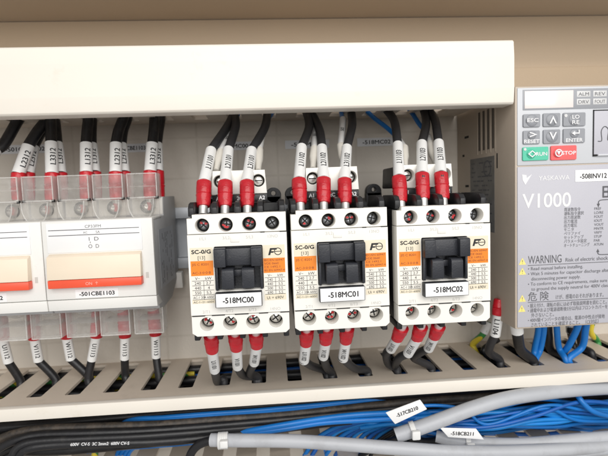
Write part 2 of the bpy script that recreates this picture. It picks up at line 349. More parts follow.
# ------------------------------------------------------------------ contactors
def make_contactor(seed):
    t = thing('contactor', '', 'contactor', (21.5, 95, -27)); ORG[t.name] = Vector((0, 0, 0)); t.location = (0, 0, 0)
    hx = (6.6, 16.7, 26.8, 36.9)
    # housing behind the faces
    b = MB()
    b.box(0.3, 42.7, 8.2, 30, -53, -1.2, 0.6); b.box(1.0, 42.0, 30, 88, -50, -1.5, 0.8)
    b.box(2, 41, 62, 90, -62, 3, 1.0)
    for sx in (4.4, 38.2):
        b.plate(circ(sx, 6.9, 4.4), [circ(sx, 8.0, 1.3, 16)], 64, 70, 'Y', 0.3); b.box(sx-4.4, sx+4.4, 64, 70, 1, 6)
    b.build('housing', M['black'], t)
    ba = []
    for k, bx in enumerate((1.6, 11.65, 21.75, 31.85, 41.4)):
        w = 1.25
        q = MB().prism([(3.2, -1), (3.2, 2.6), (5.5, 4.6), (9.5, 5.2), (26, 5.0), (28, 3.2), (28, -1)], bx-w, bx+w, 'X', bev=0.35)
        q.build('terminal_barrier', M['black'], t)
        MB().box(bx-w, bx+w, 3.5, 17, -56.6, -53.2, 0.45).build('terminal_foot', M['black'], t)
    # three face blocks with small gaps
    b = MB()
    b.plate([(2.4, -0.1), (42.9, -0.1), (42.9, -8.5), (0.1, -8.5), (0.1, -1.7), (2.4, -1.7)], [circ(x, -4.9, 3.05) for x in hx], 0.35, 8.2, 'Y', 0.22)
    b.plate([(0, -8.8), (43, -8.8), (43, -44.3), (0, -44.3)], [rect(11.2, 32.2, -33.6, -14.3, 0.5)], 0, 8.2, 'Y', 0.22)
    b.plate([(0.1, -44.65), (42.9, -44.65), (42.9, -52.3), (41.2, -53.8), (2.2, -53.8), (0.1, -52.3)], [circ(x, -48.4, 3.05) for x in hx], 0.35, 8.2, 'Y', 0.22)
    b.build('front_cover', M['white'], t)
    MB().box(18.6, 22.4, -0.35, 0.4, -12.6, -10.2, 0.15).build('cover_latch', M['white'], t)
    q = MB()
    for x0, x1, z in ((31.6, 33.4, -8.65), (40, 43, -8.65)): q.box(x0, x1, -0.03, 0.6, z-0.22, z+0.22)
    q.build('seam_gap', M['dark'], t); q = MB()
    for x0, x1, z in ((0.5, 6, -44.47), (9, 14.6, -44.47), (19, 25, -44.47), (29.6, 33.6, -44.47), (39, 43, -44.47)): q.box(x0, x1, -0.03, 0.6, z-0.22, z+0.22)
    q.build('seam_gap', M['dark'], t)
    # raised marks of the terminals
    q = MB()
    for x, s_ in zip(hx, ('1/L1', '3/L2', '5/L3', '13NO')): q.text(s_, x, -11.2, 1.35, -0.05, align='C')
    q.build('terminal_marking', M['greyink'], t); q = MB()
    for x, s_ in zip(hx, ('2/T1', '4/T2', '6/T3', '14NO')): q.text(s_, x, -43.4, 1.35, -0.05, align='C')
    q.build('terminal_marking', M['greyink'], t)
    rnd = random.Random(seed)
    for z, dep in ((-4.9, 5.0), (-48.4, 6.2)):
        for i, x in enumerate(hx):
            s_ = MB().cyl((x, dep+2.2, z), (x, dep+2.0, z), 3.04, 24)
            s_.build('terminal_well', M['dark'], t)
            a = rnd.uniform(0, PI); sr_ = 2.25 if z > -10 else 2.6
            h = MB().lathe((x, dep+2.0, z), (x, dep, z), [(0, sr_), (1.0, sr_), (1.6, sr_-0.35), (1.95, 1.2), (2.0, 0.75)], 22)
            so = h.build('terminal_screw', M['shademetal' if z > -10 else 'metal'], t)
            cr = MB()
            for w in (a, a+PI/2):
                c_, n_ = math.cos(w), math.sin(w); L, wd = 1.9, 0.28
                cr.prism([(x+c_*L-n_*wd, z+n_*L+c_*wd), (x-c_*L-n_*wd, z-n_*L+c_*wd), (x-c_*L+n_*wd, z-n_*L-c_*wd), (x+c_*L+n_*wd, z+n_*L-c_*wd)], dep-0.12 if w == a else dep-0.11, dep+1.2)
            cr.build('screw_slot', M['dark'], so)
            if not (i == 3):
                pm = MB()
                for _ in range(rnd.choice((1, 2, 2, 3))):
                    w = rnd.uniform(0, 2*PI); px, pz = x+1.3*math.cos(w), z+1.3*math.sin(w)
                    pts = [(px+rnd.uniform(0.4, 0.95)*math.cos(2*PI*k/9), pz+rnd.uniform(0.3, 0.75)*math.sin(2*PI*k/9)) for k in range(9)]
                    pm.prism(pts, dep-0.2-0.02*_, dep+0.5)
                pm.build('paint_mark', M['paint'], so)
    # operator in the middle
    b = MB().box(11.3, 32.1, 3.0, 8.0, -33.5, -14.4)
    b.box(11.5, 12.6, -1.2, 3.2, -33.4, -22.5, 0.2); b.box(30.8, 31.9, -1.2, 3.2, -33.4, -22.5, 0.2)
    b.box(16.2, 27.4, -1.6, 3.2, -22.6, -15.2, 0.4); b.box(19.6, 23.2, -0.5, 3.2, -27.4, -24.6, 0.25)
    b.build('operator_frame', M['operator'], t)
    for x0, x1 in ((11.4, 16.4), (27.2, 32.0)):
        MB().prism([(-4.2, -22.9), (-4.2, -15.4), (-3.6, -14.7), (3.2, -14.6), (3.2, -22.9)], x0, x1, 'X', bev=0.4).build('guide_pad', M['operator'], t)
    for x0, x1 in ((14.4, 19.7), (23.0, 28.4)):
        MB().prism([(-4.8, -32.2), (-4.8, -24.6), (-4.0, -23.6), (3.2, -23.4), (3.2, -32.2)], x0, x1, 'X', bev=0.4).build('push_block', M['operator'], t)
    # rating plates
    def grid(q, x0, x1, zs, xm):
        for z in zs: q.box(x0, x1, -0.12, -0.04, z-0.09, z+0.09)
        q.box(xm-0.08, xm+0.08, -0.12, -0.04, zs[-1], zs[0])
    L = MB().box(0.9, 10.7, -0.06, 0.2, -39.0, -14.4).build('rating_plate', M['beigelab'], t)
    MB().box(0.95, 10.65, -0.09, 0.2, -26.7, -20.2).build('orange_panel', M['orange'], L)
    MB().box(0.95, 10.65, -0.08, 0.2, -37.2, -26.8).build('pale_panel', M['palelab'], L)
    q = MB(); q.text('SC-0/G', 1.6, -17.0, 1.7, -0.12, w=8.2, bold=0.02); q.text('[13]', 5.7, -19.5, 1.5, -0.12, align='C')
    zs = [-28.9, -31.0, -33.1, -35.2, -37.2]; grid(q, 1.2, 10.5, zs, 6.2)
    for (a_, c_), z in zip((('V\u223c', 'kW'), ('240', '2.7'), ('440', '4'), ('550', '5.5')), (-28.5, -30.6, -32.7, -34.8)):
        q.text(a_, 3.6, z, 1.35, -0.13, align='C'); q.text(c_, 8.3, z, 1.35, -0.13, align='C')
    q.text('AC-1 20A 600V', 1.4, -36.8, 1.15, -0.13, w=8.8); q.text('AC-1~21~600V', 1.4, -38.7, 0.9, -0.13, w=8.8)
    q.build('lettering', M['ink'], L)
    q = MB(); q.text('JIS C 8201', 1.5, -22.2, 1.05, -0.14, w=7.0); q.text('AC-3\u00b70\u00b70\u00b7B', 1.5, -25.9, 1.05, -0.14, w=8.0)
    q.build('red_lettering', M['brownink'], L)
    R = MB().box(32.3, 41.9, -0.06, 0.2, -38.9, -14.4).build('rating_plate', M['beigelab'], t)
    MB().box(32.35, 41.85, -0.09, 0.2, -26.7, -20.2).build('orange_panel', M['orange'], R)
    MB().box(32.35, 41.85, -0.08, 0.2, -36.2, -26.8).build('pale_panel', M['palelab'], R)
    q = MB()
    # maker's mark: slanted F joined to a ringed e
    q.prism([(34.6, -18.9), (35.5, -18.9), (35.8, -17.9), (37.0, -17.9), (37.2, -17.2), (36.0, -17.2), (36.2, -16.6), (38.4, -16.6), (38.6, -15.8), (35.5, -15.8)], -0.12, -0.06)
    q.plate(circ(38.9, -17.35, 1.65, 32), [circ(38.9, -17.35, 1.32, 32)], -0.14, -0.08); q.box(37.6, 40.3, -0.13, -0.07, -17.5, -17.2)
    zs = [-28.8, -30.7, -32.6, -34.5, -36.2]; grid(q, 32.7, 41.6, zs, 37.4)
    for (a_, c_), z in zip((('V\u223c', 'kW'), ('240', '2.5'), ('440', '5.5'), ('500', '5.5'), ('690', '5.5')), (-28.4, -30.3, -32.2, -34.1, -36.0)):
        q.text(a_, 35.0, z, 1.2, -0.13, align='C'); q.text(c_, 39.6, z, 1.2, -0.13, align='C')
    q.text('Ui = 690V', 33.4, -38.4, 1.35, -0.13, w=7.4)
    q.build('lettering', M['ink'], R)
    q = MB()
    for s_, z, w in (('IEC/EN 60947', -21.5, 8.6), ('VDE 0660', -23.0, 6.2), ('CE 1492.1', -24.5, 6.8), ('BS EN 60947-4', -26.0, 8.8)): q.text(s_, 32.8, z, 0.95, -0.14, w=w)
    q.build('red_lettering', M['brownink'], R)
    # coil block on top, set back
    MB().prism([(8.6, 8.2), (34.9, 8.2), (34.3, 13), (34.0, 19.4), (9.2, 19.4), (8.9, 13)], 28.5, 62, bev=0.8).build('coil_housing', M['black'], t)
    cb = MB().plate([(8.4, 8.2), (35.0, 8.2), (34.3, 19.5), (9.4, 19.5)], [circ(12.6, 14.4, 3.0), circ(31.0, 14.4, 3.0)], 23, 28.6, 'Y', 0.3)
    cbo = cb.build('coil_block', M['white'], t)
    st = MB().box(8.6, 35.0, 24, 28, 4.2, 8.0, 0.2).build('coil_strip', M['black'], t)
    q = MB(); q.text('A1', 11.6, 5.3, 1.8, 23.9, align='C', bold=0.02); q.text('2C', 21.8, 5.3, 1.8, 23.9, align='C', bold=0.02); q.text('A2', 32.4, 5.3, 1.8, 23.9, align='C', bold=0.02)
    q.build('lettering', M['whiteink'], st)
    for x in (12.6, 31.0):
        MB().cyl((x, 28.4, 14.4), (x, 28.2, 14.4), 2.98, 20).build('coil_well', M['dark'], t)
        so = MB().lathe((x, 28.3, 14.4), (x, 26.2, 14.4), [(0, 2.5), (1.0, 2.5), (1.7, 2.1), (2.0, 1.1)], 20).build('coil_screw', M['metal'], t)
        MB().box(x-1.8, x+1.8, 26.1, 27, 14.1, 14.7).build('screw_slot', M['dark'], so)
    return t

OFF = (0.0, 44.9, 91.9)
cts = []
for i, x in enumerate(OFF):
    c = make_contactor(3+i)
    c.location = (x*S, 0, 0); c.rotation_euler = (0, math.radians((0.15, -0.2, 0.1)[i]), 0); cts.append(c)
for c, lab in zip(cts, ('white contactor with name label -518MC00, beside the circuit breaker', 'white contactor with name label -518MC01, between two contactors', 'white contactor with name label -518MC02, beside the grey drive')):
    tag(c, lab, 'contactor', 'contactors mounted side by side')
for i, c in enumerate(cts):
    ORG[c.name] = Vector((0, 0, 0))
    nl = MB().box(11.2, 31.3, -3.6, 3.0, -40.5, -34.1, 0.25).build('name_holder', M['operator'], c)
    MB().box(11.55, 31.0, -3.75, -3.5, -40.2, -34.35).build('label_card', M['label'], nl)
    MB().text('-518MC0%d' % i, 21.3+(-0.2, 0.3, 0.5)[i], -38.5, 2.5, -3.82, w=13.2, align='C', bold=0.012).build('lettering', M['ink'], nl)

# ------------------------------------------------------------------ circuit breakers  (local x 0..52.5, z 0 at the top of the front)
PX = (8.9, 26.3, 43.8)
def make_breaker():
    t = thing('circuit_breaker', '', 'circuit breaker', (0, 0, 0))
    b = MB().prism([(33.8, -0.2), (56.4, -0.2), (56.6, 10), (87.5, 10), (87.5, -35), (77.4, -42), (66, -47.6), (46, -48.4), (36, -46.8), (33.8, -43.6)], 0.15, 52.35, 'X', bev=0.5)
    b.build('case', M['cbgrey'], t)
    b = MB().prism([(29.6, -0.5), (30.2, 0), (50, 0), (50, -1.2), (33.9, -1.4), (33.9, -38.6), (30.3, -38.9), (29.6, -38.6)], 0, 52.5, 'X', bev=0.25)
    b.build('front_shell', M['cbwhite'], t)
    MB().prism([(29.9, -39.1), (33.9, -39.1), (42, -44.8), (30.6, -44.4)], 0, 52.5, 'X', bev=0.25).build('lower_band', M['cbwhite'], t)
    # raised print panel and frame strips
    fp = MB().box(2.2, 47.3, 29.25, 29.9, -15.6, -1.3, 0.1).build('print_panel', M['label'], t)
    q = MB()
    q.text('CP33FM', 24.3, -3.9, 1.55, 29.2, w=7.6, align='C'); q.text('AC', 19.5, -6.6, 1.1, 29.2); q.text('5A', 25.5, -6.6, 1.25, 29.2)
    for z in (-4.6, -7.2): q.box(3.2, 46.2, 29.14, 29.2, z-0.16, z+0.16)
    q.text('I  D', 22.0, -10.2, 1.9, 29.2, w=4.6); q.text('O  D', 21.6, -13.8, 1.9, 29.2, w=5.0); q.box(22.5, 22.7, 29.14, 29.2, -11.4, -10.6)
    q.build('lettering', M['ink2'], fp)
    MB().prism([(30, -16.0), (26.6, -17.4), (25.6, -28.3), (30, -28.4)], 2.5, 46.7, 'X', bev=0.3).build('toggle_handle', M['handle'], t)
    rb = MB().box(2.5, 46.7, 25.9, 30, -32.5, -28.5, 0.4).build('red_bar', M['redbar'], t)
    MB().text('ON  \u2191', 23.2, -31.3, 1.5, 25.85, align='C').build('lettering', mat('pale_red_ink', (0.9, 0.45, 0.38), 0.5, var=0), rb)
    MB().box(48.0, 49.4, 29.5, 29.9, -29.8, -26.9).build('test_slot', M['greyink'], t)
    for x in PX:
        MB().box(x-8.2, x+8.2, 56, 62, 0.4, 9.6, 0.4).build('terminal_base', M['cbterm'], t)
        # upper clear cover
        c = MB()
        c.box(x-7.4, x+7.8, 47.6, 48.7, 9.6, 22.6, 0.35)                       # front wall
        c.box(x-7.4, x-6.4, 48.75, 57, 9.6, 22.6, 0.3); c.box(x+6.8, x+7.8, 48.75, 57, 9.6, 22.6, 0.3)
        c.box(x-6.3, x+6.7, 48.75, 50.5, 15.4, 16.1, 0.2); c.box(x-6.3, x+6.7, 48.75, 64, 9.6, 10.4, 0.25)
        c.prism([(x-6.2, 9.3), (x+6.8, 9.3), (x+6.4, 4.5), (x+5.0, 0.9), (x+3.4, -0.3), (x-2.8, -0.3), (x-4.4, 0.9), (x-5.8, 4.5)], 42.0, 49.8, bev=1.1)
        c.box(x-7.3, x+7.8, 50.0, 51.0, -0.6, 9.2, 0.3)
        c.build('terminal_cover', M['clear'], t)
        e = MB()  # whitish bars added along the edges as painted highlights
        for a0, a1, c0, c1 in ((x-7.5, x-7.0, 9.6, 22.7), (x+7.4, x+7.9, 9.6, 22.7), (x-6.95, x+7.35, 22.1, 22.7), (x-6.95, x+7.35, 9.5, 10.2)): e.box(a0, a1, 47.0, 47.58, c0, c1, 0.15)
        q_ = [(x-6.2, 9.3), (x-5.8, 4.5), (x-4.4, 0.9), (x-2.8, -0.2), (x+3.4, -0.2), (x+5.0, 0.9), (x+6.4, 4.5), (x+6.8, 9.3)]
        e.tube(spline([(a_, 42.6, c_) for a_, c_ in q_], 3), 0.3, 8)
        e.build('edge_highlight', M['edgelight'], t)
        MB().cyl((x+0.1, 55.99, 4.9), (x+0.1, 55.3, 4.9), 3.7, 22).build('terminal_well', M['dark'], t)
        so = MB().lathe((x+0.6, 56, 5.0), (x+0.6, 52.2, 5.0), [(0, 2.7), (1.6, 2.7), (2.8, 2.3), (3.6, 1.2)], 20).build('terminal_screw', M['metal'], t)
        MB().box(x-1.2, x+2.2, 52.4, 54, 5.0, 5.7).build('screw_slot', M['dark'], so)
        MB().prism([(x+0.9, 7.2), (x+2.6, 7.2), (x+3.3, 5.6), (x+2.6, 2.8), (x+1.1, 3.0), (x+1.6, 5.2)], 51.9, 54).build('paint_mark', M['paint'], so)
        for zx in (-7.4, 7.4): MB().box(x+zx-0.7, x+zx+0.7, 47.4, 49, 9.0, 10.4, 0.2).build('cover_clip', M['dark'], t)
        # lower clear cover
        c = MB()
        c.box(x-7.8, x+7.4, 46.2, 47.2, -62.5, -47.0, 0.35)
        c.box(x-7.8, x-6.8, 47.25, 56, -62.5, -47.0, 0.3); c.box(x+6.4, x+7.4, 47.25, 56, -62.5, -47.0, 0.3)
        c.box(x-6.7, x+6.3, 47.25, 58, -55.6, -54.9, 0.2); c.box(x-6.7, x+6.3, 47.25, 50, -62.4, -61.6, 0.25)
        e = MB()  # added bars again, painting the bright edges of the lower cover
        for a0, a1, c0, c1 in ((x-7.9, x-7.4, -62.5, -48), (x+7.0, x+7.5, -62.5, -48), (x-7.35, x+6.95, -62.6, -62.0)): e.box(a0, a1, 45.6, 46.18, c0, c1, 0.15)
        e.build('edge_highlight', M['edgelight'], t)
        c.lathe((x, 56, -46.2), (x, 42, -46.2), [(0, 6.2), (6, 5.6), (9, 4.4), (11, 2.2), (11.5, 0.2)], 24)
        c.build('terminal_cover', M['clear'], t)
    sk = MB().box(52.3, 52.42, 42, 77, -38, -7).build('side_sticker', M['sticker'], t)
    q = MB()
    rnd = random.Random(5)
    for k in range(9):
        y = 46+3.3*k
        z = -9.5
        while z > -35:
            L = rnd.uniform(1.5, 5)
            if rnd.random() < 0.55: q.box(52.40, 52.46, y-0.35, y+0.35, max(z-L, -36), z)
            z -= L+1.0
    q.build('fine_print', M['ink2'], sk)
    MB().prism([(80, -36), (87, -36), (87, -45), (82, -46)], 44, 55.5, 'X', bev=0.6).build('rail_clip', M['cbterm'], t)
    return t
cbs = []
for i, (x, lab) in enumerate(((-74.3, 'white three pole breaker with red bar labelled -501CBE1103, beside the contactors'), (-127.2, 'white three pole breaker with red bar cut off by the left edge'))):
    c = make_breaker() if i == 0 else copy_tree(cbs[0])
    c.location = (x*S, 0, -1.7*S); cbs.append(c)
    tag(c, lab, 'circuit breaker', 'circuit breakers in a row')
for c, s_ in zip(cbs, ('-501CBE1103', '-501CBE1102')):
    ORG[c.name] = Vector((0, 0, 0))
    nl = MB().box(13.7, 34.3, 29.35, 29.7, -38.3, -33.9).build('name_label', M['label'], c)
    MB().text(s_, 24.0, -37.2, 2.0, 29.3, w=16.8, align='C', bold=0.015).build('lettering', M['ink'], nl)

# ------------------------------------------------------------------ motor drive at the right
VX, VZ = 158.4, 56.0
t = thing('motor_drive', 'grey and beige inverter drive with keypad and V1000 lettering, right of the contactors', 'inverter', (VX+34, 95, 0))
b = MB().box(VX, VX+68, 22.5, 95, -65.8, VZ, 0.7)
b.build('housing', M['vbeige'], t)
def vx(x): return VX+x
def vz(z): return VZ+z
b = MB()
for k in range(4):
    y = 45.5+5.6*k
    b.box(VX-0.06, VX+0.5, y-1.2, y+1.2, 28, 50)
b.build('vent', mat('vent_shadow', (0.10, 0.085, 0.07), 0.7, var=0), t)
for y in (47.8-5.0, 47.8+0.6, 53.4+0.6, 59+0.6, 64.7): MB().box(VX-0.18, VX+0.1, y-0.35, y+0.35, 26, 51, 0.05).build('vent_rib', M['vbeige'], t)
sd = MB().box(VX-0.1, VX+0.2, 44, 75, -18, 24).build('side_sticker', M['vsticker'], t)
q = MB(); rnd = random.Random(9)
for k in range(14):
    z = 21-2.6*k; y = 47
    while y < 72:
        L = rnd.uniform(1.5, 6)
        if rnd.random() < 0.6: q.box(VX-0.14, VX-0.08, y, min(y+L, 73), z-0.4, z+0.4)
        y += L+1
q.plate(circ(52.5, 17.5, 4.6, 28), [circ(52.5, 17.5, 3.7, 28)], VX-0.15, VX-0.09, 'X')
q.build('fine_print', M['ink2'], sd)
q = MB()
for y, z, L in ((80, 38, 6), (80, 8, 5), (41, 21, 1.2), (85, 27, 3)): q.box(VX-0.05, VX+0.4, y-L/2, y+L/2, z-0.7 if L > 2 else z-4, z+0.7 if L > 2 else z+4)
for y, z0, z1 in ((76, -30, -10), (79.5, -50, -25), (70, -50, -30)): q.box(VX-0.05, VX+0.4, y-0.4, y+0.4, z0, z1)
q.build('latch_slot', M['dark'], t)
# upper front with keypad
kp = MB().box(VX+1.0, VX+67.0, 22.0, 25, vz(-38.8), vz(-0.9), 0.4).build('keypad_panel', M['vpad'], t)
bd = MB().box(vx(3.7), vx(64), 21.8, 22.2, vz(-11.8), vz(-1.9), 0.12).build('display_band', M['vband'], t)
MB().box(vx(4.6), vx(29.5), 21.7, 22.2, vz(-11.0), vz(-2.6), 0.08).build('display', M['display'], bd)
for x, z, s_ in ((31.3, -3.1, 'ALM'), (39.8, -3.1, 'REV'), (31.3, -6.9, 'DRV'), (39.8, -6.9, 'FOUT'), (48.3, -3.1, 'COM')):
    lm = MB().box(vx(x), vx(x+7.0), 21.72, 22.2, vz(z-2.9), vz(z), 0.06).build('status_lamp', M['vlight'], t)
    MB().text(s_, vx(x+3.5), vz(z-2.3), 1.7, 21.66, w=5.4, align='C').build('lettering', M['ink2'], lm)
def key(x0, x1, z0, z1, mt, txt, dome=True, name='key'):
    k = MB().plate(rect(vx(x0), vx(x1), vz(z0), vz(z1), 0.6), [], 21.2, 22.2, 'Y', 0.2)
    if dome:
        cx, cz, dr_ = dome if isinstance(dome, tuple) else ((x0+x1)/2, (z0+z1)/2, 2.9)
        cx, cz = vx(cx), vz(cz)
        k.lathe((cx, 21.3, cz), (cx, 20.2, cz), [(0, dr_+0.15), (0.25, dr_+0.1), (0.5, dr_*0.9), (0.75, dr_*0.66), (0.82, 0.1)], 26)
    ko = k.build(name, mt, t)
    txt(ko); return ko
def tx(items, mt='whiteink'):
    def f(ko):
        q = MB()
        for it in items: it(q)
        q.build('lettering', M[mt], ko)
    return f
T = lambda s_, x, z, h, w=None, Y=20.3: (lambda q: q.text(s_, vx(x), vz(z), h, Y, w=w, align='C', bold=0.012))
def chev(x, z, s, up_):
    def f(q):
        a = 1 if up_ else -1
        q.prism([(vx(x-s), vz(z-a*s)), (vx(x), vz(z+a*s)), (vx(x+s), vz(z-a*s)), (vx(x+s-0.75), vz(z-a*s)), (vx(x), vz(z+a*(s-1.5))), (vx(x-s+0.75), vz(z-a*s))], 20.1, 20.4)
    return f
def chev_r(x, z, s):
    return lambda q: q.prism([(vx(x-s), vz(z+s*0.7)), (vx(x+s), vz(z)), (vx(x-s), vz(z-s*0.7)), (vx(x-s), vz(z-s*0.7+0.6)), (vx(x+s-1.5), vz(z)), (vx(x-s), vz(z+s*0.7-0.6))], 20.1, 20.4)
def arrow_l(x, z):
    return lambda q: (q.prism([(vx(x-2), vz(z)), (vx(x-0.3), vz(z+1.1)), (vx(x-0.3), vz(z-1.1))], 20.1, 20.4), q.box(vx(x-0.3), vx(x+2), 20.1, 20.4, vz(z-0.3), vz(z+0.3)), q.box(vx(x+1.5), vx(x+2.05), 20.12, 20.38, vz(z), vz(z+1.6)))
key(3.6, 12.3, -20.1, -13.8, M['vkey'], tx([T('ESC', 7.95, -17.8, 1.9, 5.6)]))
key(13.8, 22.6, -20.1, -13.6, M['vkey'], tx([chev(18.2, -16.9, 1.9, True)]))
k = key(24.1, 35.6, -20.2, -13.6, M['vkey'], tx([T('LO', 29.9, -16.7, 1.9, 3.6), T('RE', 29.9, -19.3, 1.9, 3.6)]))
MB().cyl((vx(25.3), 21.3, vz(-15.0)), (vx(25.3), 21.0, vz(-15.0)), 0.8).build('key_lamp', M['vlight'], k)
key(3.6, 12.1, -28.4, -21.8, M['vkey'], tx([chev_r(8.2, -23.9, 1.9), T('RESET', 7.9, -27.9, 1.8, 7.8, 21.1)]), dome=(7.9, -24.0, 2.1))
key(13.9, 22.6, -28.4, -21.6, M['vkey'], tx([chev(18.2, -24.9, 1.9, False)]))
key(24.2, 35.4, -28.4, -21.4, M['vkey'], tx([arrow_l(29.8, -23.8), T('ENTER', 29.8, -27.9, 1.8, 8.6, 21.1)]), dome=(29.8, -23.8, 2.2))
def diamond(x, z, s):
    return lambda q: q.plate([(vx(x-s), vz(z)), (vx(x), vz(z-s*0.8)), (vx(x+s), vz(z)), (vx(x), vz(z+s*0.8))], [[(vx(x-s+0.8), vz(z)), (vx(x), vz(z-s*0.8+0.6)), (vx(x+s-0.8), vz(z)), (vx(x), vz(z+s*0.8-0.6))]], 20.1, 20.3)
def ringx(x, z, s):
    return lambda q: (q.plate(circ(vx(x), vz(z), s), [circ(vx(x), vz(z), s-0.5)], 20.1, 20.3), q.prism([(vx(x-1.1), vz(z+1.0)), (vx(x+1.1), vz(z+1.0)), (vx(x), vz(z-1.1))], 20.1, 20.3))
k = key(3.3, 16.5, -36.5, -29.9, M['green'], tx([diamond(7.6, -33.3, 2.2), T('RUN', 12.9, -34.2, 1.8, 5.6, 21.1)]), dome=(7.6, -33.3, 2.2))
MB().cyl((vx(4.4), 21.3, vz(-30.9)), (vx(4.4), 21.0, vz(-30.9)), 0.7).build('key_lamp', M['vlight'], k)
key(17.8, 31.1, -36.7, -29.6, M['keyred'], tx([ringx(21.2, -33.2, 1.9), T('STOP', 27.0, -34.1, 1.8, 7.2, 21.1)]), dome=(21.2, -33.2, 2.2))
# small door at the right of the keypad
dr = MB().box(vx(40.3), vx(64), 21.4, 22.4, vz(-34.5), vz(-13.0), 0.2).build('port_door', M['vgrey'], t)
q = MB(); q.box(vx(39.9), vx(40.3), 21.7, 22.3, vz(-35.4), vz(-12.4)); q.box(vx(39.9), vx(64), 21.7, 22.3, vz(-12.9), vz(-12.45)); q.box(vx(40), vx(42), 21.3, 22.3, vz(-35.4), vz(-34.6))
q.build('door_gap', M['dark'], dr)
MB().box(vx(42), vx(62), 20.6, 22, vz(-35.3), vz(-34.4), 0.2).build('door_hinge', M['vpad'], dr)
q = MB()
q.tube(spline([(vx(42.2), 21.35, vz(-28)), (vx(43.8), 21.35, vz(-28.0)), (vx(44.2), 21.35, vz(-27)), (vx(43.9), 21.35, vz(-23)), (vx(45.6), 21.35, vz(-20.8)), (vx(47.6), 21.35, vz(-22.5)), (vx(47.3), 21.35, vz(-27.2)), (vx(49), 21.35, vz(-28))], 6), 0.22, 6)
q.build('door_symbol', M['ink2'], dr)
# lower cover with printing
fc = MB().box(VX+1.0, VX+67.0, 22.0, 25, -64.9, vz(-39.4), 0.4).build('front_cover', M['vgrey'], t)
W = MB()
W.prism([(vx(3.3), vz(-43.2)), (vx(5.6), vz(-43.6)), (vx(5.7), vz(-45.0)), (vx(8.4), vz(-43.2)), (vx(5.0), vz(-48.4)), (vx(3.6), vz(-46.0))], 21.86, 22.05)
W.text('YASKAWA', vx(11.8), vz(-46.5), 2.4, 21.9, w=16.2, off=0.008)
W.text('V1000', vx(3.4), vz(-59.9), 7.3, 21.9, w=25.4, off=0.016)
W.build('white_lettering', M['whiteink'], fc)
nl = MB().box(vx(30.9), vx(54), 21.8, 22.1, vz(-47.8), vz(-42.0)).build('name_label', M['label'], fc)
MB().text('-508INV12', vx(33.4), vz(-46.3), 2.5, 21.75, w=14.0, bold=0.012).build('lettering', M['ink'], fc)
q = MB()
jp = ('周波数指令', '運転指令選択', '出力周波数', '出力電流', '出力電圧', 'モニタ', 'ベリファイ', 'セットアップ', 'パラメータ設定', 'オートチューニング')
rp = ('FREF', 'LO/RE', 'FOUT', 'IOUT', 'VOUT', 'MNTR', 'VRFY', 'STUP', 'PAR', 'ATUN')
for i, (a_, c_) in enumerate(zip(jp, rp)):
    q.text(a_, vx(25.3), vz(-62.3-2.02*i), 1.5, 21.9, w=min(1.5*len(a_)*1.15, 13.6)); q.text(c_, vx(41.2), vz(-62.3-2.02*i), 1.35, 21.9)
q.tube(spline([(vx(56), 21.9, vz(-57.3)), (vx(46), 21.9, vz(-57.3)), (vx(43.6), 21.9, vz(-57.9)), (vx(43.3), 21.9, vz(-59.4))], 6), 0.2, 6)
q.prism([(vx(42.5), vz(-59.2)), (vx(44.1), vz(-59.2)), (vx(43.3), vz(-61.0))], 21.85, 22.05)
q.tube(spline([(vx(56), 21.9, vz(-85.2)), (vx(46), 21.9, vz(-85.2)), (vx(43.6), 21.9, vz(-84.8)), (vx(43.3), 21.9, vz(-83.6))], 6), 0.2, 6)
q.prism([(vx(42.5), vz(-83.8)), (vx(44.1), vz(-83.8)), (vx(43.3), vz(-82.2))], 21.85, 22.05)
q.plate(rect(vx(45.4), vx(49), vz(-56.2), vz(-50.4)), [rect(vx(46.2), vx(48.2), vz(-52.8), vz(-51.2)), rect(vx(46.2), vx(48.2), vz(-55.4), vz(-53.8))], 21.86, 22.05)
q.text('WARNING', vx(6.5), vz(-88.2), 4.2, 21.9, w=17.6); q.text('Risk of electric shock.', vx(26.2), vz(-88.0), 2.0, 21.9, w=23)
q.box(vx(6.4), vx(62), 21.86, 22.05, vz(-89.2), vz(-88.95))
for i, (s_, x, w) in enumerate((('\u2022 Read manual before installing.', 6.5, 29), ('\u2022 Wait 5 minutes for capacitor discharge after', 6.5, 43.5), ('disconnecting power supply.', 8.2, 26), ('\u2022 To conform to CE requirements, make sure', 6.5, 42), ('to ground the supply neutral for 400V class.', 8.2, 42))):
    q.text(s_, vx(x), vz(-91.6-2.62*i), 1.75, 21.9, w=w)
q.text('危', vx(6.5), vz(-107.0), 3.7, 21.9); q.text('険', vx(12.9), vz(-107.0), 3.7, 21.9); q.text('けが、感電のおそれがあります。', vx(21.2), vz(-107.0), 1.9, 21.9, w=25.5)
q.box(vx(6.4), vx(62), 21.86, 22.05, vz(-108.15), vz(-107.9))
for i, (s_, x, w) in enumerate((('\u2022 据え付け、運転の前には必ず取扱説明書を読むこと。', 6.5, 42), ('\u2022 通電中および電源遮断後5分以内はフロントカバーを', 6.5, 42.5), ('外さないこと。', 8.2, 12), ('\u2022 400V級インバータの場合は、電源の中性点が接地', 6.5, 41), ('されていることを確認すること。 （CE対応）', 8.2, 36))):
    q.text(s_, vx(x), vz(-110.7-2.5*i), 1.75, 21.9, w=w)
q.build('dark_lettering', M['ink2'], fc)
for x, z in ((3.5, -86.8), (3.5, -91.9), (3.4, -105.8), (3.2, -111.0)):
    w = MB().prism([(vx(x-1.9), vz(z-1.7)), (vx(x+1.9), vz(z-1.7)), (vx(x), vz(z+1.8))], 21.86, 22.05).build('warning_triangle', M['yellow'], fc)
    MB().text('!', vx(x), vz(z-1.2), 2.0, 21.8, align='C').build('lettering', M['ink2'], fc)

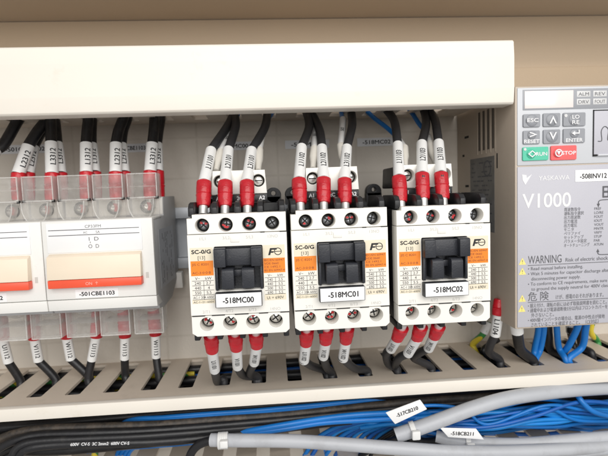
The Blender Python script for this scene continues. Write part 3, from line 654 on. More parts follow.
# ------------------------------------------------------------------ power wires with marker tubes
def lettered_tube(path, r, body, h, parent, u0=None, phase=0.0, mt='ink'):
    """letters wrapped on a tube, reading along the path"""
    vs, fs, Wd = glyphs(body)
    if u0 is None:
        Lp = sum((Vector(path[i+1])-Vector(path[i])).length for i in range(len(path)-1))
        kx = min(h, Lp*0.86/Wd)
    else: kx = h
    bm = bmesh.new()
    for n_, (du, dv) in enumerate(((0, 0), (0.035, 0), (-0.035, 0), (0, 0.03))):
        V = [bm.verts.new((u*kx+du*h, v*h-h/2+dv*h, n_*0.012)) for u, v in vs]
        for f in fs:
            try: bm.faces.new([V[i] for i in f])
            except ValueError: pass
    for k in (-0.75, -0.25, 0.25, 0.75):
        bmesh.ops.bisect_plane(bm, geom=bm.verts[:]+bm.edges[:]+bm.faces[:], plane_co=(0, k, 0), plane_no=(0, 1, 0))
    fr = frames(path); cum = [0]
    for i in range(1, len(fr)): cum.append(cum[-1]+(fr[i][0]-fr[i-1][0]).length)
    start = (cum[-1]-Wd*kx)/2 if u0 is None else u0
    out = []
    bm.verts.index_update()
    for v in bm.verts:
        s_ = min(max(start+v.co.x, 0), cum[-1]-1e-4)
        i = max(k for k in range(len(cum)-1) if cum[k] <= s_); f_ = (s_-cum[i])/max(cum[i+1]-cum[i], 1e-6)
        p = fr[i][0].lerp(fr[i+1][0], f_); tn = fr[i][1]
        to_eye = (CAM-p); a = (to_eye-tn*to_eye.dot(tn)).normalized(); bb = a.cross(tn)
        w = v.co.y/r-phase
        out.append(p+(a*math.cos(w)+bb*math.sin(w))*(r+0.04+v.co.z))
    q = MB().add(out, [[v.index for v in f.verts] for f in bm.faces]); bm.free()
    return q.build('lettering', M[mt], parent)

rs = random.Random(11)
def power_wire(label, top, m1, m2, tip, text=None, r=2.35, mr=2.75, sleeve=True, group='power wires', ferrule=4.0, name='power_wire', wmat='wire', phase=0.0, smat='red', cat='wire', sr=1.0, texth=2.9, flip=False, rev=False):
    """top: list of points away from the terminal; m1,m2 the marker's ends; tip the sleeve's free end"""
    m1, m2, tip = Vector(m1), Vector(m2), Vector(tip)
    t = thing(name, label, cat, tip, group)
    path = spline([*top, m1, m1.lerp(m2, 0.08), m1.lerp(m2, 0.5), m2, m2.lerp(tip, 0.3)], 9)
    MB().tube(path, r, 14).build('insulation', M[wmat], t)
    mid = (m1+m2)/2
    mp = [m1+(m2-m1)*k/10 for k in range(11)]
    L = (m2-m1).length
    mk = MB().tube(mp, mr, 18).build('marker_tube', M['tube'], t)
    if text: lettered_tube(mp if flip else mp[::-1], mr, text, texth, mk, phase=phase)
    if sleeve:
        d = (tip-m2); L = d.length
        w_ = rs.uniform(-0.12, 0.12); e_ = rs.uniform(0.44, 0.56)
        prof = [(-0.6, 2.75), (-0.55, 3.3), (-0.2, 3.42), (L*0.2, 3.5+w_), (L*(e_-0.07), 3.5+w_), (L*(e_-0.02), 3.18), (L*(e_+0.03), 3.62), (L*(e_+0.08), 3.36+w_), (L*0.8, 3.3), (L*0.95, 3.12), (L, 2.9), (L+0.1, 2.0)]
        if rev: prof = [(-0.6, 2.65), (-0.5, 2.95), (L*0.12, 3.05), (L*0.3, 3.2), (L*(e_-0.08), 3.25+w_), (L*(e_-0.03), 3.1), (L*(e_+0.03), 3.5), (L*(e_+0.1), 3.4), (L, 3.55), (L+0.1, 2.2)]
        MB().lathe(m2, tip, [(a_, b_*sr) for a_, b_ in prof], 22, squash=rs.uniform(0.82, 0.95)).build('sleeve', M[smat], t)
    if ferrule:
        d = (tip-m2).normalized()
        MB().cyl(tip-d*0.3, tip+d*ferrule, 2.0, 16).build('ferrule', M['tin'], t)
    return t

def dip(px, py):
    """points going down through the nearest slot of the lower duct, deepest first"""
    e = at(px, py, Z=-96); k = round((e.x-5.9)/20); x = 5.9+20*k
    x = min(max(e.x, x-1.6), x+1.6); y = min(max(e.y, 52), 86)
    return [Vector((x+12, y+4, -107)), Vector((x+4, y+1.5, -104)), Vector((x+0.5, y, -99)), Vector((x-0.3, y+0.5, -94.5))]
def P(x, y, Y): return at(x, y, Y)
upper = [
 [((235, 108, 78), (233, 115, 70), (227, 127, 58)), (211, 150.5, 40), (204, 183, 17), (203.3, 206.5, 12)],
 [((233, 106, 74), (234.5, 114, 68), (235.5, 127, 56)), (228.3, 150, 40), (225.3, 183, 17), (225, 206.5, 12)],
 [((268, 106, 76), (267.3, 114, 70), (264.5, 128, 57)), (251.6, 150.5, 40), (247, 183, 17), (247.3, 206.5, 12)],
 [((303, 106, 76), (306.5, 113, 70), (309, 127, 57)), (301.6, 147.4, 40), (299, 180.5, 17), (300.2, 203.5, 12)],
 [((306, 106, 78), (312, 114, 70), (319.5, 130, 55)), (321.8, 148, 40), (323.6, 180, 17), (323.7, 203, 12)],
 [((351, 105, 76), (351.5, 113, 70), (352, 126, 56)), (346.7, 148, 40), (344.5, 181, 17), (345.1, 203.5, 12)],
 [((380, 104, 78), (387, 110.5, 70), (394.5, 122, 56)), (397.7, 145, 40), (399, 178, 17), (400.7, 202, 12)],
 [((418, 104, 76), (424, 111, 70), (426, 125, 56)), (421.7, 143.7, 40), (422.2, 175, 17), (423.3, 199, 12)],
 [((420, 104, 80), (428, 110, 71), (434.8, 120, 58)), (438.5, 143, 40), (441, 174.5, 17), (443, 199, 12)],
]
for i, (top, a_, b_, c_) in enumerate(upper):
    tx_ = 'L%d110%d' % (i % 3+1, i//3+1)
    power_wire('charcoal wire with red sleeve and marker tube %s, entering contactor -518MC0%d from above' % (tx_, i//3), [P(*q) for q in top], P(*a_), P(*b_), P(*c_), tx_, group='wires entering the contactors from above', phase=0.15)
lower = [
 [((226, 398, 70), (222, 390, 62), (217.5, 382, 50)), (214.8, 370, 30), (212.2, 350, 16), (211.2, 336, 11)],
 [((262, 394, 72), (253, 384, 64), (243, 375, 48)), (237.6, 366.5, 30), (236.4, 348, 16), (235.2, 334.5, 11)],
 [((272, 396, 74), (258, 384, 62), (250, 373, 46)), (254.2, 362.5, 30), (256.8, 345.5, 16), (256, 333.5, 11)],
 [((336, 384, 76), (323, 374, 62), (312, 366, 44)), (304, 360.5, 28), (306, 343, 16), (306.6, 330.5, 11)],
 [((342, 386, 74), (333, 378, 62), (326.5, 367, 44)), (323.4, 356.5, 28), (325.6, 341.5, 16), (326.4, 329, 11)],
 [((382, 382, 76), (370, 376.5, 62), (355, 368.5, 45)), (343.2, 358.5, 28), (345.8, 340.5, 16), (347, 328.5, 11)],
 [((410, 384, 80), (400, 375, 66), (388.5, 364, 50), (386.3, 354, 38)), (390.8, 349, 28), (397.3, 338, 16), (401.5, 328, 11)],
 [((412, 386, 76), (402, 378, 62), (394.5, 366.5, 52), (399, 358, 36)), (408, 353.6, 28), (417.2, 338, 16), (420.8, 327, 11)],
 [((446, 382, 80), (432, 371, 66), (414, 358, 46), (420, 352.5, 36)), (428.6, 348.3, 28), (434.6, 336, 16), (438.3, 326.5, 11)],
]
for i, (top, a_, b_, c_) in enumerate(lower):
    tx_ = '%s110%d' % ('UVW'[i % 3], i//3+1)
    power_wire('charcoal wire with red sleeve and marker tube %s, leaving contactor -518MC0%d below' % (tx_, i//3), [*dip(*top[1][:2])]+[P(*q) for q in top[2:]], P(*a_), P(*b_), P(*c_), tx_, group='wires leaving the contactors below', r=2.2, mr=2.6, texth=2.4, rev=True)
# breakers, two wires per pole above
cbt = [
 ('L1312', [((24, 112, 78), (17, 122, 72), (4, 144, 66)), (-5, 150, 63), (-15, 175, 57), (-17, 206, 55)], 'red sleeved front wire above left pole of left breaker'),
 ('L2312', [((52, 110, 78), (46, 121, 72), (38, 131, 68)), (28.5, 146, 63), (18.4, 174, 57), (18.4, 206, 55)], 'red sleeved front wire above middle pole of left breaker'),
 ('L2312', [((56, 110, 84), (50, 121, 78), (41, 132, 75)), (33, 147, 71), (28, 174, 63), (28.6, 206, 61)], 'red sleeved rear wire above middle pole of left breaker'),
 ('L3312', [((50, 108, 78), (50.5, 119, 72), (51, 132, 68)), (51.2, 143, 63), (52, 174, 57), (51.3, 206, 55)], 'red sleeved front wire above right pole of left breaker'),
 ('L3312', [((52, 108, 84), (54.5, 119, 78), (56, 132, 75)), (57, 144, 71), (60.5, 174, 63), (61.5, 206, 61)], 'red sleeved rear wire above right pole of left breaker'),
 ('L1312', [((89, 108, 78), (88.3, 119, 72), (87, 132, 68)), (86.2, 144, 63), (86.4, 173, 57), (86.6, 206, 55)], 'red sleeved front wire above left pole of breaker -501CBE1103'),
 ('L1312', [((93, 108, 84), (92, 119, 78), (91.4, 132, 75)), (91.4, 145, 71), (94.5, 173, 63), (96, 206, 61)], 'red sleeved rear wire above left pole of breaker -501CBE1103'),
 ('L2312', [((127, 106, 78), (123, 119, 72), (118.5, 131, 68)), (116, 144, 63), (115.7, 173, 57), (116.5, 206, 55)], 'red sleeved front wire above middle pole of breaker -501CBE1103'),
 ('L2312', [((130, 106, 84), (127, 119, 78), (123, 131, 75)), (121.2, 145, 71), (124, 173, 63), (126, 206, 61)], 'red sleeved rear wire above middle pole of breaker -501CBE1103'),
 ('L3312', [((154, 106, 78), (154.5, 118, 72), (153.8, 131, 68)), (152.4, 144, 63), (150.2, 172, 57), (150, 205, 55)], 'red sleeved front wire above right pole of breaker -501CBE1103'),
 ('L3312', [((161, 106, 84), (160.5, 118, 78), (158.5, 131, 75)), (156.8, 144.5, 71), (157.5, 172, 63), (159, 205, 61)], 'red sleeved rear wire above right pole of breaker -501CBE1103'),
]
for tx_, (top, a_, b_, c_), lab in cbt:
    b2, c2 = P(*b_), P(*c_)
    power_wire('black wire, '+lab, [P(*q) for q in top], P(*a_), b2, c2.lerp(b2, 0.18), tx_, r=2.9, mr=3.25, sr=1.05, group='wires entering the breakers from above', wmat='cable', ferrule=3.0, phase=0.2)
cbb = [
 ('U1112', [((34, 398, 74), (24, 382, 66), (13, 370, 58)), (8.5, 362, 69), (2.5, 338, 66), (1, 313, 64)], 'left pole of left breaker'),
 ('V1112', [((66, 396, 74), (56.5, 380.5, 66), (45, 370, 58)), (38.5, 360.5, 69), (34.5, 338, 66), (33, 312, 64)], 'middle pole of left breaker'),
 ('W1112', [((99, 394, 74), (89, 379, 66), (77, 368, 58)), (70.8, 359, 69), (66.6, 337, 66), (65.5, 311, 64)], 'right pole of left breaker'),
 ('U1113', [((86, 396, 76), (88.8, 380, 67), (90.8, 368, 58)), (91.8, 359.7, 69), (96.3, 336, 66), (97.5, 310, 64)], 'left pole of breaker -501CBE1103'),
 ('V1113', [((128, 392, 76), (126.3, 376, 67), (125.2, 366, 58)), (124.7, 358.5, 69), (125, 336, 66), (123, 309, 64)], 'middle pole of breaker -501CBE1103'),
 ('W1113', [((172, 392, 78), (162.5, 376, 67), (157.6, 365, 58)), (156.3, 356.8, 69), (155.6, 334, 66), (153, 308, 64)], 'right pole of breaker -501CBE1103'),
]
for tx_, (top, a_, b_, c_), lab in cbb:
    power_wire('black wire with marker tube %s and red sleeve under %s' % (tx_, lab), dip(*top[1][:2]), P(*a_), P(*b_), P(*c_), tx_, r=2.25, mr=2.65, sr=1.0, group='wires leaving the breakers below', wmat='cable', ferrule=2.5, texth=2.4)
# lone red sleeved wire between the third contactor and the drive
power_wire('charcoal wire with red sleeve hanging between contactor -518MC02 and the drive', dip(500, 362)+[P(489, 351, 52)], P(495, 335, 44), P(498.3, 314, 40), P(499.8, 299, 40), 'L1104', r=2.3, mr=2.8, ferrule=0)

# ------------------------------------------------------------------ blue coil wires
def coil_wire(label, top, m1, m2, tip, text):
    t = thing('coil_wire', label, 'wire', tip, 'coil wires above the contactors')
    m1, m2, tip = Vector(m1), Vector(m2), Vector(tip)
    MB().tube(spline([*top, m1], 9), 1.35, 12).build('insulation', M['blue'], t)
    mp = [m1+(m2-m1)*k/8 for k in range(9)]
    mk = MB().tube(mp, 1.9, 14).build('marker_tube', M['tube'], t)
    lettered_tube(mp[::-1], 1.9, text, 1.9, mk)
    L = (tip-m2).length
    MB().lathe(m2, tip, [(-0.4, 1.6), (-0.3, 2.3), (L*0.5, 2.35), (L*0.7, 1.8), (L, 1.5)], 16).build('end_sleeve', M['milky'], t)
coil_wire('thin wire with milky end sleeve behind wire L21101, left coil terminal of -518MC00', [P(240, 108, 80), P(238, 114, 74)], P(231, 130, 62), P(221, 152, 42), P(216, 171, 30), '501')
coil_wire('thin wire with milky end sleeve behind wire L31101, right coil terminal of -518MC00', [P(276, 108, 84), P(270, 116, 78)], P(263, 128, 66), P(259, 150, 44), P(258, 171, 30), '5021')
coil_wire('thin wire with milky end sleeve between wires L11102 and L21102', [P(308, 106, 82), P(313, 118, 76)], P(315, 128, 66), P(314.5, 149, 42), P(313, 169, 30), '501')
coil_wire('thin blue wire with white marker beside wire L31102', [P(340, 102, 82), P(341.5, 114, 74)], P(343, 119, 66), P(341, 146, 44), P(345, 169, 30), '502')
coil_wire('thin blue wire slanting down behind wire L11103', [P(362, 106, 84), P(373, 117, 78), P(386, 127, 70)], P(396, 136, 62), P(404, 148, 44), P(405, 167, 30), '503')
coil_wire('thin blue wire slanting down between wires L21103 and L31103', [P(404, 103, 84), P(412, 113, 78), P(420, 125, 70)], P(426, 131, 64), P(430, 144, 46), P(437, 166, 30), '504')

# ------------------------------------------------------------------ wires under the drive
def bare_wire(label, pts, r, mt, name='control_wire', cap=None, group='wires under the drive'):
    t = thing(name, label, 'wire', pts[0], group)
    pts = list(pts[:-2])+dip(*pix(pts[-2]))[::-1]
    MB().tube(spline(pts, 9), r, 12).build('insulation', M[mt], t)
    if cap: MB().cyl(pts[0], Vector(pts[0]).lerp(Vector(pts[1]), cap), r+0.5, 14).build('white_cap', M['tube'], t)
    return t
bare_wire('black wire with white cap at the left corner under the drive', [P(516, 322, 40), P(517.5, 335, 42), P(521, 350, 50), P(535, 364, 62), P(552, 374, 76)], 2.9, 'cable', cap=0.8)
for px, q in ((538.5, 'first'), (544, 'second')):
    bare_wire('blue wire, %s of the close pair under the drive' % q, [P(px, 318, 52), P(px-0.5, 332, 53), P(px-4, 350, 56), P(px-3, 362, 60), P(px+4, 376, 70)], 1.75, 'blue')
bare_wire('black wire between the blue wires under the drive', [P(548, 320, 60), P(548.5, 335, 60), P(551, 350, 64), P(566, 360, 70), P(580, 370, 80)], 2.4, 'cable')
bare_wire('blue wire right of the black one under the drive', [P(556.5, 318, 52), P(557, 332, 53), P(559, 348, 57), P(566, 361, 64), P(572, 374, 74)], 1.75, 'blue')
bare_wire('blue wire bending left under the drive before the straight one', [P(581, 316, 48), P(576.5, 330, 50), P(569, 345, 55), P(568, 357, 58), P(576, 370, 70)], 1.9, 'blue')
bare_wire('straight blue wire under the right of the drive', [P(587.5, 316, 48), P(585.5, 330, 50), P(582, 347, 54), P(578, 362, 60), P(578, 376, 70)], 1.9, 'blue')
bare_wire('thin black wire with white cap under the drive', [P(570, 322, 64), P(570.5, 333, 66), P(574, 344, 72), P(586, 352, 80)], 2.0, 'cable', cap=0.9)
bare_wire('black wire running right under the drive', [P(579, 326, 60), P(582, 346, 64), P(592, 355, 68), P(614, 364, 80)], 2.2, 'cable')
bare_wire('green and yellow earth wire under the right of the drive', [P(592, 322, 72), P(590.5, 332, 74), P(586, 343, 78), P(578, 356, 88)], 1.9, 'earth', name='earth_wire')
bare_wire('green and yellow earth wire with white cap right of contactor -518MC02', [P(489, 322, 78), P(483, 334, 79), P(474, 346, 82), P(464, 358, 88)], 2.0, 'earth', name='earth_wire', cap=0.9, group='earth wires')
bare_wire('black wire going into a slot below the lone red sleeve', [P(498, 340, 84), P(497, 350, 86), P(504, 362, 90)], 1.6, 'cable')

# ------------------------------------------------------------------ label strips on the mounting plate
for s_, x0, x1, y, lab in (('-501CBE1102', -127, -95, 40, 'white label strip on the plate above the breaker at the left edge'), ('-501CBE1103', -60, -36, 38.8, 'white label strip on the plate above breaker -501CBE1103'),
                     ('-518MC00', 4, 27, 38.2, 'white label strip on the plate above contactor -518MC00'), ('-518MC01', 47, 75, 38, 'white label strip on the plate above contactor -518MC01'), ('-518MC02', 93, 118, 38.2, 'white label strip on the plate above contactor -518MC02')):
    t = thing('name_strip', lab, 'label', ((x0+x1)/2, 95, y), 'label strips on the mounting plate')
    MB().box(x0, x1, 94.5, 95.1, y-2.6, y+2.6).build('strip', M['striplab'], t)
    MB().text(s_, (x0+x1)/2, y-1.2, 2.5, 94.45, w=(x1-x0)*0.72, align='C', bold=0.012).build('lettering', M['ink'], t)

# ------------------------------------------------------------------ cables in the open duct
def cable(label, pts, r, mt, name, group=None, text=None, cat='cable', tu0=None, th=1.8, tm='whiteink'):
    t = thing(name, label, cat, pts[0], group)
    p = spline(pts, 10)
    sh = MB().tube(p, r, 16).build('sheath', M[mt], t)
    if text: lettered_tube(p, r, text, th, sh, u0=tu0, phase=0.1, mt=tm)
    return t
GB = 'black cables in the open duct'
cable('black cable along the top of the open duct just under its lip', [P(-30, 430, 56), P(60, 423, 56), P(160, 414, 56), P(300, 403, 56), P(420, 393, 56), P(520, 386, 58), P(660, 378, 62)], 2.6, 'cable', 'black_cable', GB)
cable('dusty brown cable from the lip, curving down at the left edge', [P(-14, 446, 46), P(10, 435, 45), P(40, 429, 45), P(90, 427, 45), P(160, 424.5, 45), P(220, 419.5, 46), P(280, 415, 48), P(420, 401, 54), P(520, 394, 60), P(660, 386, 66)], 2.2, 'dusty', 'black_cable', GB)
cable('black cable sweeping in from the lower left corner', [P(-10, 454, 40), P(14, 441, 40), P(40, 435, 41), P(90, 433, 41), P(160, 430, 42), P(280, 420, 46), P(400, 408, 52), P(520, 398, 62), P(660, 392, 72)], 2.1, 'cable', 'black_cable', GB)
cable('black cable hooking down out of the frame near the left corner', [P(8, 470, 36), P(12, 456, 36), P(20, 446, 37), P(40, 441, 38), P(90, 438.5, 39), P(160, 435, 40), P(280, 425, 46), P(390, 414, 56), P(520, 404, 68), P(660, 398, 78)], 2.0, 'cable', 'black_cable', GB)
cable('black cable with white print along its sheath', [P(14, 466, 37), P(18, 456, 37), P(30, 448, 37), P(60, 444.5, 38), P(110, 443, 38), P(160, 441.5, 39), P(230, 435, 42), P(320, 424, 50), P(400, 416, 60), P(520, 408, 74), P(660, 400, 82)], 2.2, 'cable', 'black_cable', GB, text='600V  CV-S  3C 2mm2  600V CV-S', tu0=34, th=1.5)
cable('black cable with short white print behind the others', [P(-20, 450, 56), P(60, 450, 52), P(140, 443, 50), P(200, 437.5, 49), P(270, 428, 50), P(360, 414, 56)], 2.8, 'cable', 'black_cable', GB, text='PS 6-F133', tu0=112, th=1.5)
cable('dusty brown black cable above the blue strands', [P(-30, 440, 58), P(60, 431, 56), P(160, 425, 54), P(260, 418, 54), P(340, 412, 60), P(430, 403, 68), P(660, 392, 80)], 2.4, 'cable', 'black_cable', GB)
cable('black cable deep at the back of the duct', [P(-30, 446, 72), P(100, 436, 70), P(220, 424, 68), P(340, 410, 70), P(440, 400, 74), P(660, 390, 84)], 3.2, 'cable', 'black_cable', GB)
cable('black cable deep under the lip, behind the rest', [P(-30, 424, 66), P(120, 418, 64), P(240, 410, 62), P(360, 400, 66), P(480, 390, 70), P(660, 382, 74)], 3.2, 'cable', 'black_cable', GB)
cable('black core curling down where a grey sheath ends', [P(216, 440, 33), P(205, 442, 34), P(196, 447, 35), P(190, 456, 36), P(188, 470, 36)], 2.2, 'cable', 'black_cable', GB)
cable('thin black core between the two tagged grey cables, upper', [P(408, 438, 40), P(425, 441, 44), P(445, 439, 48), P(470, 436, 54)], 1.8, 'cable', 'black_cable', GB)
cable('thin black core below the first tag, lower', [P(404, 437, 38), P(390, 441, 42), P(376, 447, 48), P(360, 456, 54)], 1.6, 'cable', 'black_cable', GB)
cable('thin black core crossing behind the second tag', [P(400, 444, 50), P(440, 446, 46), P(462, 444, 44), P(490, 446, 50)], 1.8, 'cable', 'black_cable', GB)
cable('green and yellow earth wire low in the open duct at the left', [P(84, 440, 60), P(92, 446, 58), P(95, 454, 60), P(92, 470, 66)], 1.8, 'earth', 'earth_wire', 'earth wires', cat='wire')

rnd = random.Random(21)
GBL = 'blue control wires bundled in the open duct'
BL = 'thin blue control wire bundled in the open duct, right half'
# bundle at the right of the tags
for i in range(26):
    f_ = (i+0.5)/26
    j = lambda a: rnd.uniform(-a, a)
    y0 = 408+26*f_; dep = 44+rnd.uniform(0, 34)
    pts = [P(352+j(14), 413+20*f_**1.5+j(2), dep+8), P(395+j(8), 414+15*f_+j(2), dep), P(440+j(8), y0+3+j(3), dep-3), P(490+j(12), 409+24*f_+j(4), dep-6), P(545+j(14), 404+28*f_+j(5), dep-4), P(590+j(10), 402+28*f_+j(5), dep), P(640, 400+28*f_+j(6), dep+4)]
    cable(BL, pts, rnd.choice((1.0, 1.15, 1.3)), ('blue', 'blueb', 'blue', 'bluec')[i % 4], 'blue_wire', GBL, cat='wire')
for y_, dy in ((417, 0), (421, 1.5)):
    cable('bright blue wire in the pair running left over the black cables', [P(120, 448, 66), P(190, 441+dy, 58), P(226, 435+dy, 45), P(280, y_+8.5, 40), P(320, y_+2, 42), P(355, y_-2+dy, 41), P(395, y_-4+dy, 42), P(430, y_-4, 46), P(480, y_-5, 52)], 1.5, 'blue', 'blue_wire', 'bright blue pair', cat='wire')
for i in range(9):
    a_ = i*7.5
    cable('blue wire fanning down and left below the first tag', [P(304+a_+rnd.uniform(-3, 3), 456, 62+rnd.uniform(-6, 6)), P(318+a_*1.0, 438-rnd.uniform(0, 3), 60), P(345+a_*0.75, 424+i*0.6, 54), P(380+a_*0.4, 418+i*0.8, 50), P(415, 416+i*1.2, 50)], 1.2, ('blue', 'blueb', 'bluec')[i % 3], 'blue_wire', 'blue wires fanning out', cat='wire')
for i in range(5):
    d_ = rnd.uniform(-1.5, 1.5); e_ = rnd.uniform(-8, 8)
    cable('blue wire glimpsed between the black cables under the lip', [P(88+e_, 452, 70), P(112+e_, 434, 62), P(135+e_, 421+d_, 52), P(165, 418.5+d_*1.3, 48), P(210, 415+d_*1.4, 47), P(255, 411.5+d_, 48), P(310, 407+d_*1.4, 50), P(400, 399+d_, 56), P(520, 393, 64)], 1.2, 'blue', 'blue_wire', 'blue wires under the lip', cat='wire')
for i, (xa, w) in enumerate(((112, 9), (116, 11), (120, 13), (124, 15))):
    cable('blue wire dipping into a slot low at the left of the duct', [P(xa+2, 470, 78), P(xa+6, 452, 74), P(xa+w+8, 440, 70), P(xa+w+30, 428, 66), P(xa+w+80, 420, 64)], 1.15, 'blue', 'blue_wire', 'blue wires dipping into slots', cat='wire')
for xa in (318, 324, 410):
    cable('blue wire passing down through a slot of the duct floor', [P(xa-2, 470, 82), P(xa, 452, 80), P(xa+3, 440, 78), P(xa+16, 426, 72)], 1.2, 'blue', 'blue_wire', 'blue wires through the floor', cat='wire')
cable('blue wire looping over the grey cable at the right', [P(574, 384, 50), P(578, 396, 40), P(588, 408, 37), P(600, 414, 38), P(620, 418, 44)], 1.5, 'blue', 'blue_wire', cat='wire')
def run(x0, x1, y, z, r, mt, name, label, group, cat, wob=1.2):
    pts = []; x = x0
    while x < x1+20:
        pts.append(Vector((x, y+rnd.uniform(-wob, wob), z+rnd.uniform(-wob*0.6, 0)))); x += 34
    cable(label, pts, r, mt, name, group, cat=cat)
for y, z in ((90, -101), (90, -106.5), (90, -112), (84.5, -106.5), (84.5, -111), (78.5, -104), (78, -110), (72, -109)):
    run(-185, 275, y, z, 2.6, 'cable', 'black_cable', 'black cable along the back of the duct, seen through its upper slots', 'black cables under the upper slots', 'cable')
for i, (x0, x1, y, z) in enumerate(((-40, 275, 86.5, -104.5), (0, 130, 81.5, -104.0), (60, 275, 73, -106.2), (-10, 275, 68, -108.0))):
    run(x0, x1, y, z, 1.4, 'blueb', 'blue_wire', 'blue wire seen inside the duct through its upper slots', 'blue wires under the upper slots', 'wire')  # darker blue puts the dimness inside the duct into the colour
for x0, x1, y, z in ((-185, -25, 85, -102.2), (-185, -60, 80, -107)):
    run(x0, x1, y, z, 1.5, 'earth', 'earth_wire', 'green and yellow earth wire seen through the duct slots under the breakers', 'earth wires under the upper slots', 'wire')
for i in range(4):
    o_ = 3.4*i
    cable('slim black cable among the thicker ones at the left of the duct', [P(-16+6*i, 452+2*i, 52), P(16+4*i, 436.5+o_*1.1, 50), P(50, 431.5+o_, 49), P(110, 429+o_, 49), P(180, 425.5+o_*1.1, 49), P(270, 417+o_*1.1, 52), P(380, 405+o_*1.4, 58), P(520, 398+o_, 70)], 1.5, 'cable', 'black_cable', 'slim black cables')
for i in range(16):
    j = lambda a: rnd.uniform(-a, a)
    y0 = 410+22*rnd.random(); dep = 40+rnd.uniform(0, 22)
    cable('thin blue control wire crossing loosely over the blue bundle', [P(372+j(20), 420+j(8), dep+10), P(415+j(10), y0+j(6), dep), P(452+j(10), y0+j(9), dep-2), P(492+j(10), 418+j(11), dep-4), P(535+j(10), 414+j(12), dep-4), P(575+j(10), 413+j(13), dep), P(640, 412+j(14), dep+4)], rnd.choice((0.9, 1.1)), ('blue', 'blueb', 'bluec')[i % 3], 'blue_wire', 'loose blue wires over the bundle', cat='wire')
for i in range(4):
    cable('thin black wire bending down left of the first tag', [P(356+i*7, 470, 60), P(366+i*7, 452, 56), P(382+i*5, 438, 50), P(400+i*2, 428, 46), P(425, 421+i, 48), P(470, 414+i, 60)], 1.1, 'cable', 'black_wire', 'thin black wires by the first tag', cat='wire')
g1 = cable('grey cable with tag -517CB210, rising to the right under the lip', [P(396, 435.5, 27), P(420, 427.5, 26), P(446, 418, 26), P(475, 407.5, 27), P(510, 398, 30), P(555, 391.5, 34), P(600, 388, 38), P(650, 386, 42)], 3.75, 'grey', 'grey_cable', 'grey cables in the open duct')
g2 = cable('grey cable crossing the whole bottom right, beginning at a white tie', [P(211, 440, 31), P(240, 440.5, 28), P(290, 441, 25), P(340, 444, 22), P(400, 448.5, 20), P(460, 452, 20), P(530, 451, 22), P(600, 447, 26), P(650, 444, 28)], 3.3, 'grey', 'grey_cable', 'grey cables in the open duct')
g3 = cable('grey cable with tag -518CB211, running right below the blue bundle', [P(436, 436, 36), P(452, 440, 33), P(480, 443, 30), P(520, 444, 28), P(570, 440, 28), P(620, 436, 30), P(650, 434, 32)], 3.2, 'grey', 'grey_cable', 'grey cables in the open duct')
g4 = cable('grey cable lowest in the frame, under the right corner', [P(470, 462, 30), P(520, 457, 28), P(580, 452, 26), P(640, 446, 26)], 3.0, 'grey', 'grey_cable', 'grey cables in the open duct')

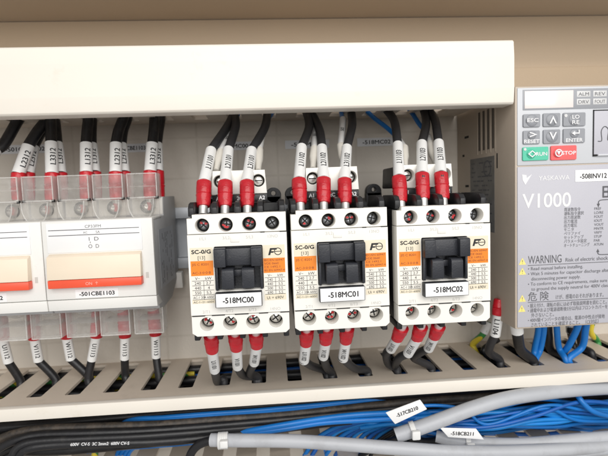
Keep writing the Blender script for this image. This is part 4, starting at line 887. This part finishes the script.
# cable tags: plate with a tie
def cable_tag(label, c4, Y, text, tie):
    ctr = sum((P(*c, Y) for c in c4), Vector())/4
    t = thing('cable_tag', label, 'cable tag', ctr)
    a, b, c, d = [P(x, y, Y) for x, y in c4]          # TL TR BR BL
    ex = (b-a).normalized(); nz = ex.cross((d-a)).normalized(); ez = nz.cross(ex) if nz.cross(ex).z > 0 else -nz.cross(ex)
    if nz.y > 0: nz = -nz
    bm = bmesh.new(); A = [bm.verts.new(p+nz*0.35) for p in (a, b, c, d)]; B = [bm.verts.new(p-nz*0.35) for p in (a, b, c, d)]
    bm.faces.new(A); bm.faces.new(B[::-1])
    for i in range(4): bm.faces.new((A[i], B[i], B[(i+1) % 4], A[(i+1) % 4]))
    bmesh.ops.recalc_face_normals(bm, faces=bm.faces[:])
    pl = MB()._bev(bm, 0.3).build('tag_plate', M['label'], t)
    vs, fs, W_ = glyphs(text); L = (b-a).length; k = 2.0; kx = L*0.62/W_
    o = (a+b+c+d)/4-ex*(L*0.31)-ez*(k*0.5)+nz*0.45
    q = MB()
    for n_, (du, dv) in enumerate(((0, 0), (0.09, 0), (-0.09, 0), (0, 0.09))): q.add([o+ex*(u*kx+du)+ez*(v*k+dv)+nz*0.01*n_ for u, v in vs], fs)
    q.build('lettering', M['ink'], pl)
    tp, r = tie
    q = MB()
    # strap ring round the cable
    fr = frames(tp); p, tn, e1, e2 = fr[len(fr)//2]
    ring = [p+e1*((r+0.35)*math.cos(w))+e2*((r+0.35)*math.sin(w)) for w in [2*PI*i/24 for i in range(25)]]
    for sft in (-0.9, -0.3, 0.3, 0.9): q.tube([v+tn*sft for v in ring], 0.42, 6, cap=False)
    q.build('tie_strap', M['tie'], t)
    h = MB().box(p.x-2.2, p.x+2.2, p.y-r-2.6, p.y-r-0.2, p.z-2.3, p.z+2.3, 0.7)
    h.build('tie_head', M['tie'], t)
    return t
cable_tag('white tag -517CB210 tied on the rising grey cable', [(385.5, 412.5), (420, 399.5), (427, 409), (395, 424)], 19, '-517CB210', (spline([P(400, 433.5, 27), P(413, 430, 26), P(426, 426, 26)], 4), 3.75))
cable_tag('white tag -518CB211 tied on the lower grey cable', [(439.5, 427.5), (476, 428.5), (484, 439.5), (448, 437)], 24, '-518CB211', (spline([P(455, 441, 32), P(467, 442.5, 31), P(480, 443, 30)], 4), 3.2))
t = thing('cable_tie', 'white tie around the cut end of the crossing grey cable', 'cable tie', P(224, 440, 30))
q = MB(); p = P(223, 440.5, 29.5)
for sft in (-2, -1, 0, 1, 2): q.tube([p+Vector((sft, 3.7*math.cos(w), 3.7*math.sin(w))) for w in [2*PI*i/20 for i in range(21)]], 0.6, 6, cap=False)
q.build('strap', M['tie'], t)
MB().box(p.x-1, p.x+3, p.y-6, p.y-3.2, p.z-1, p.z+2.6, 0.5).build('tie_head', M['tie'], t)

# ------------------------------------------------------------------ light
w = bpy.data.worlds.new('World'); scene.world = w; w.use_nodes = True
w.node_tree.nodes['Background'].inputs['Color'].default_value = (1.0, 0.98, 0.955, 1)
w.node_tree.nodes['Background'].inputs['Strength'].default_value = 0.42
def area(name, loc, target, sx, sy, power, col):
    l = bpy.data.lights.new(name, 'AREA'); l.shape = 'RECTANGLE'; l.size = sx; l.size_y = sy; l.energy = power; l.color = col
    o = bpy.data.objects.new(name, l); C.objects.link(o); o.location = loc
    o.rotation_euler = (Vector(target)-Vector(loc)).to_track_quat('-Z', 'Y').to_euler(); return o
area('room_lamp', (0.20, -0.85, 0.26), (0.06, 0.0, -0.01), 1.2, 0.6, 8.2, (1.0, 0.985, 0.96))
area('tube_lamp', (0.16, -0.62, 0.52), (0.06, 0.0, -0.01), 0.9, 0.05, 2.0, (1.0, 0.98, 0.95))
scene.view_settings.view_transform = 'Standard'; scene.view_settings.look = 'None'
scene.view_settings.gamma = 1; scene.view_settings.exposure = 0.0
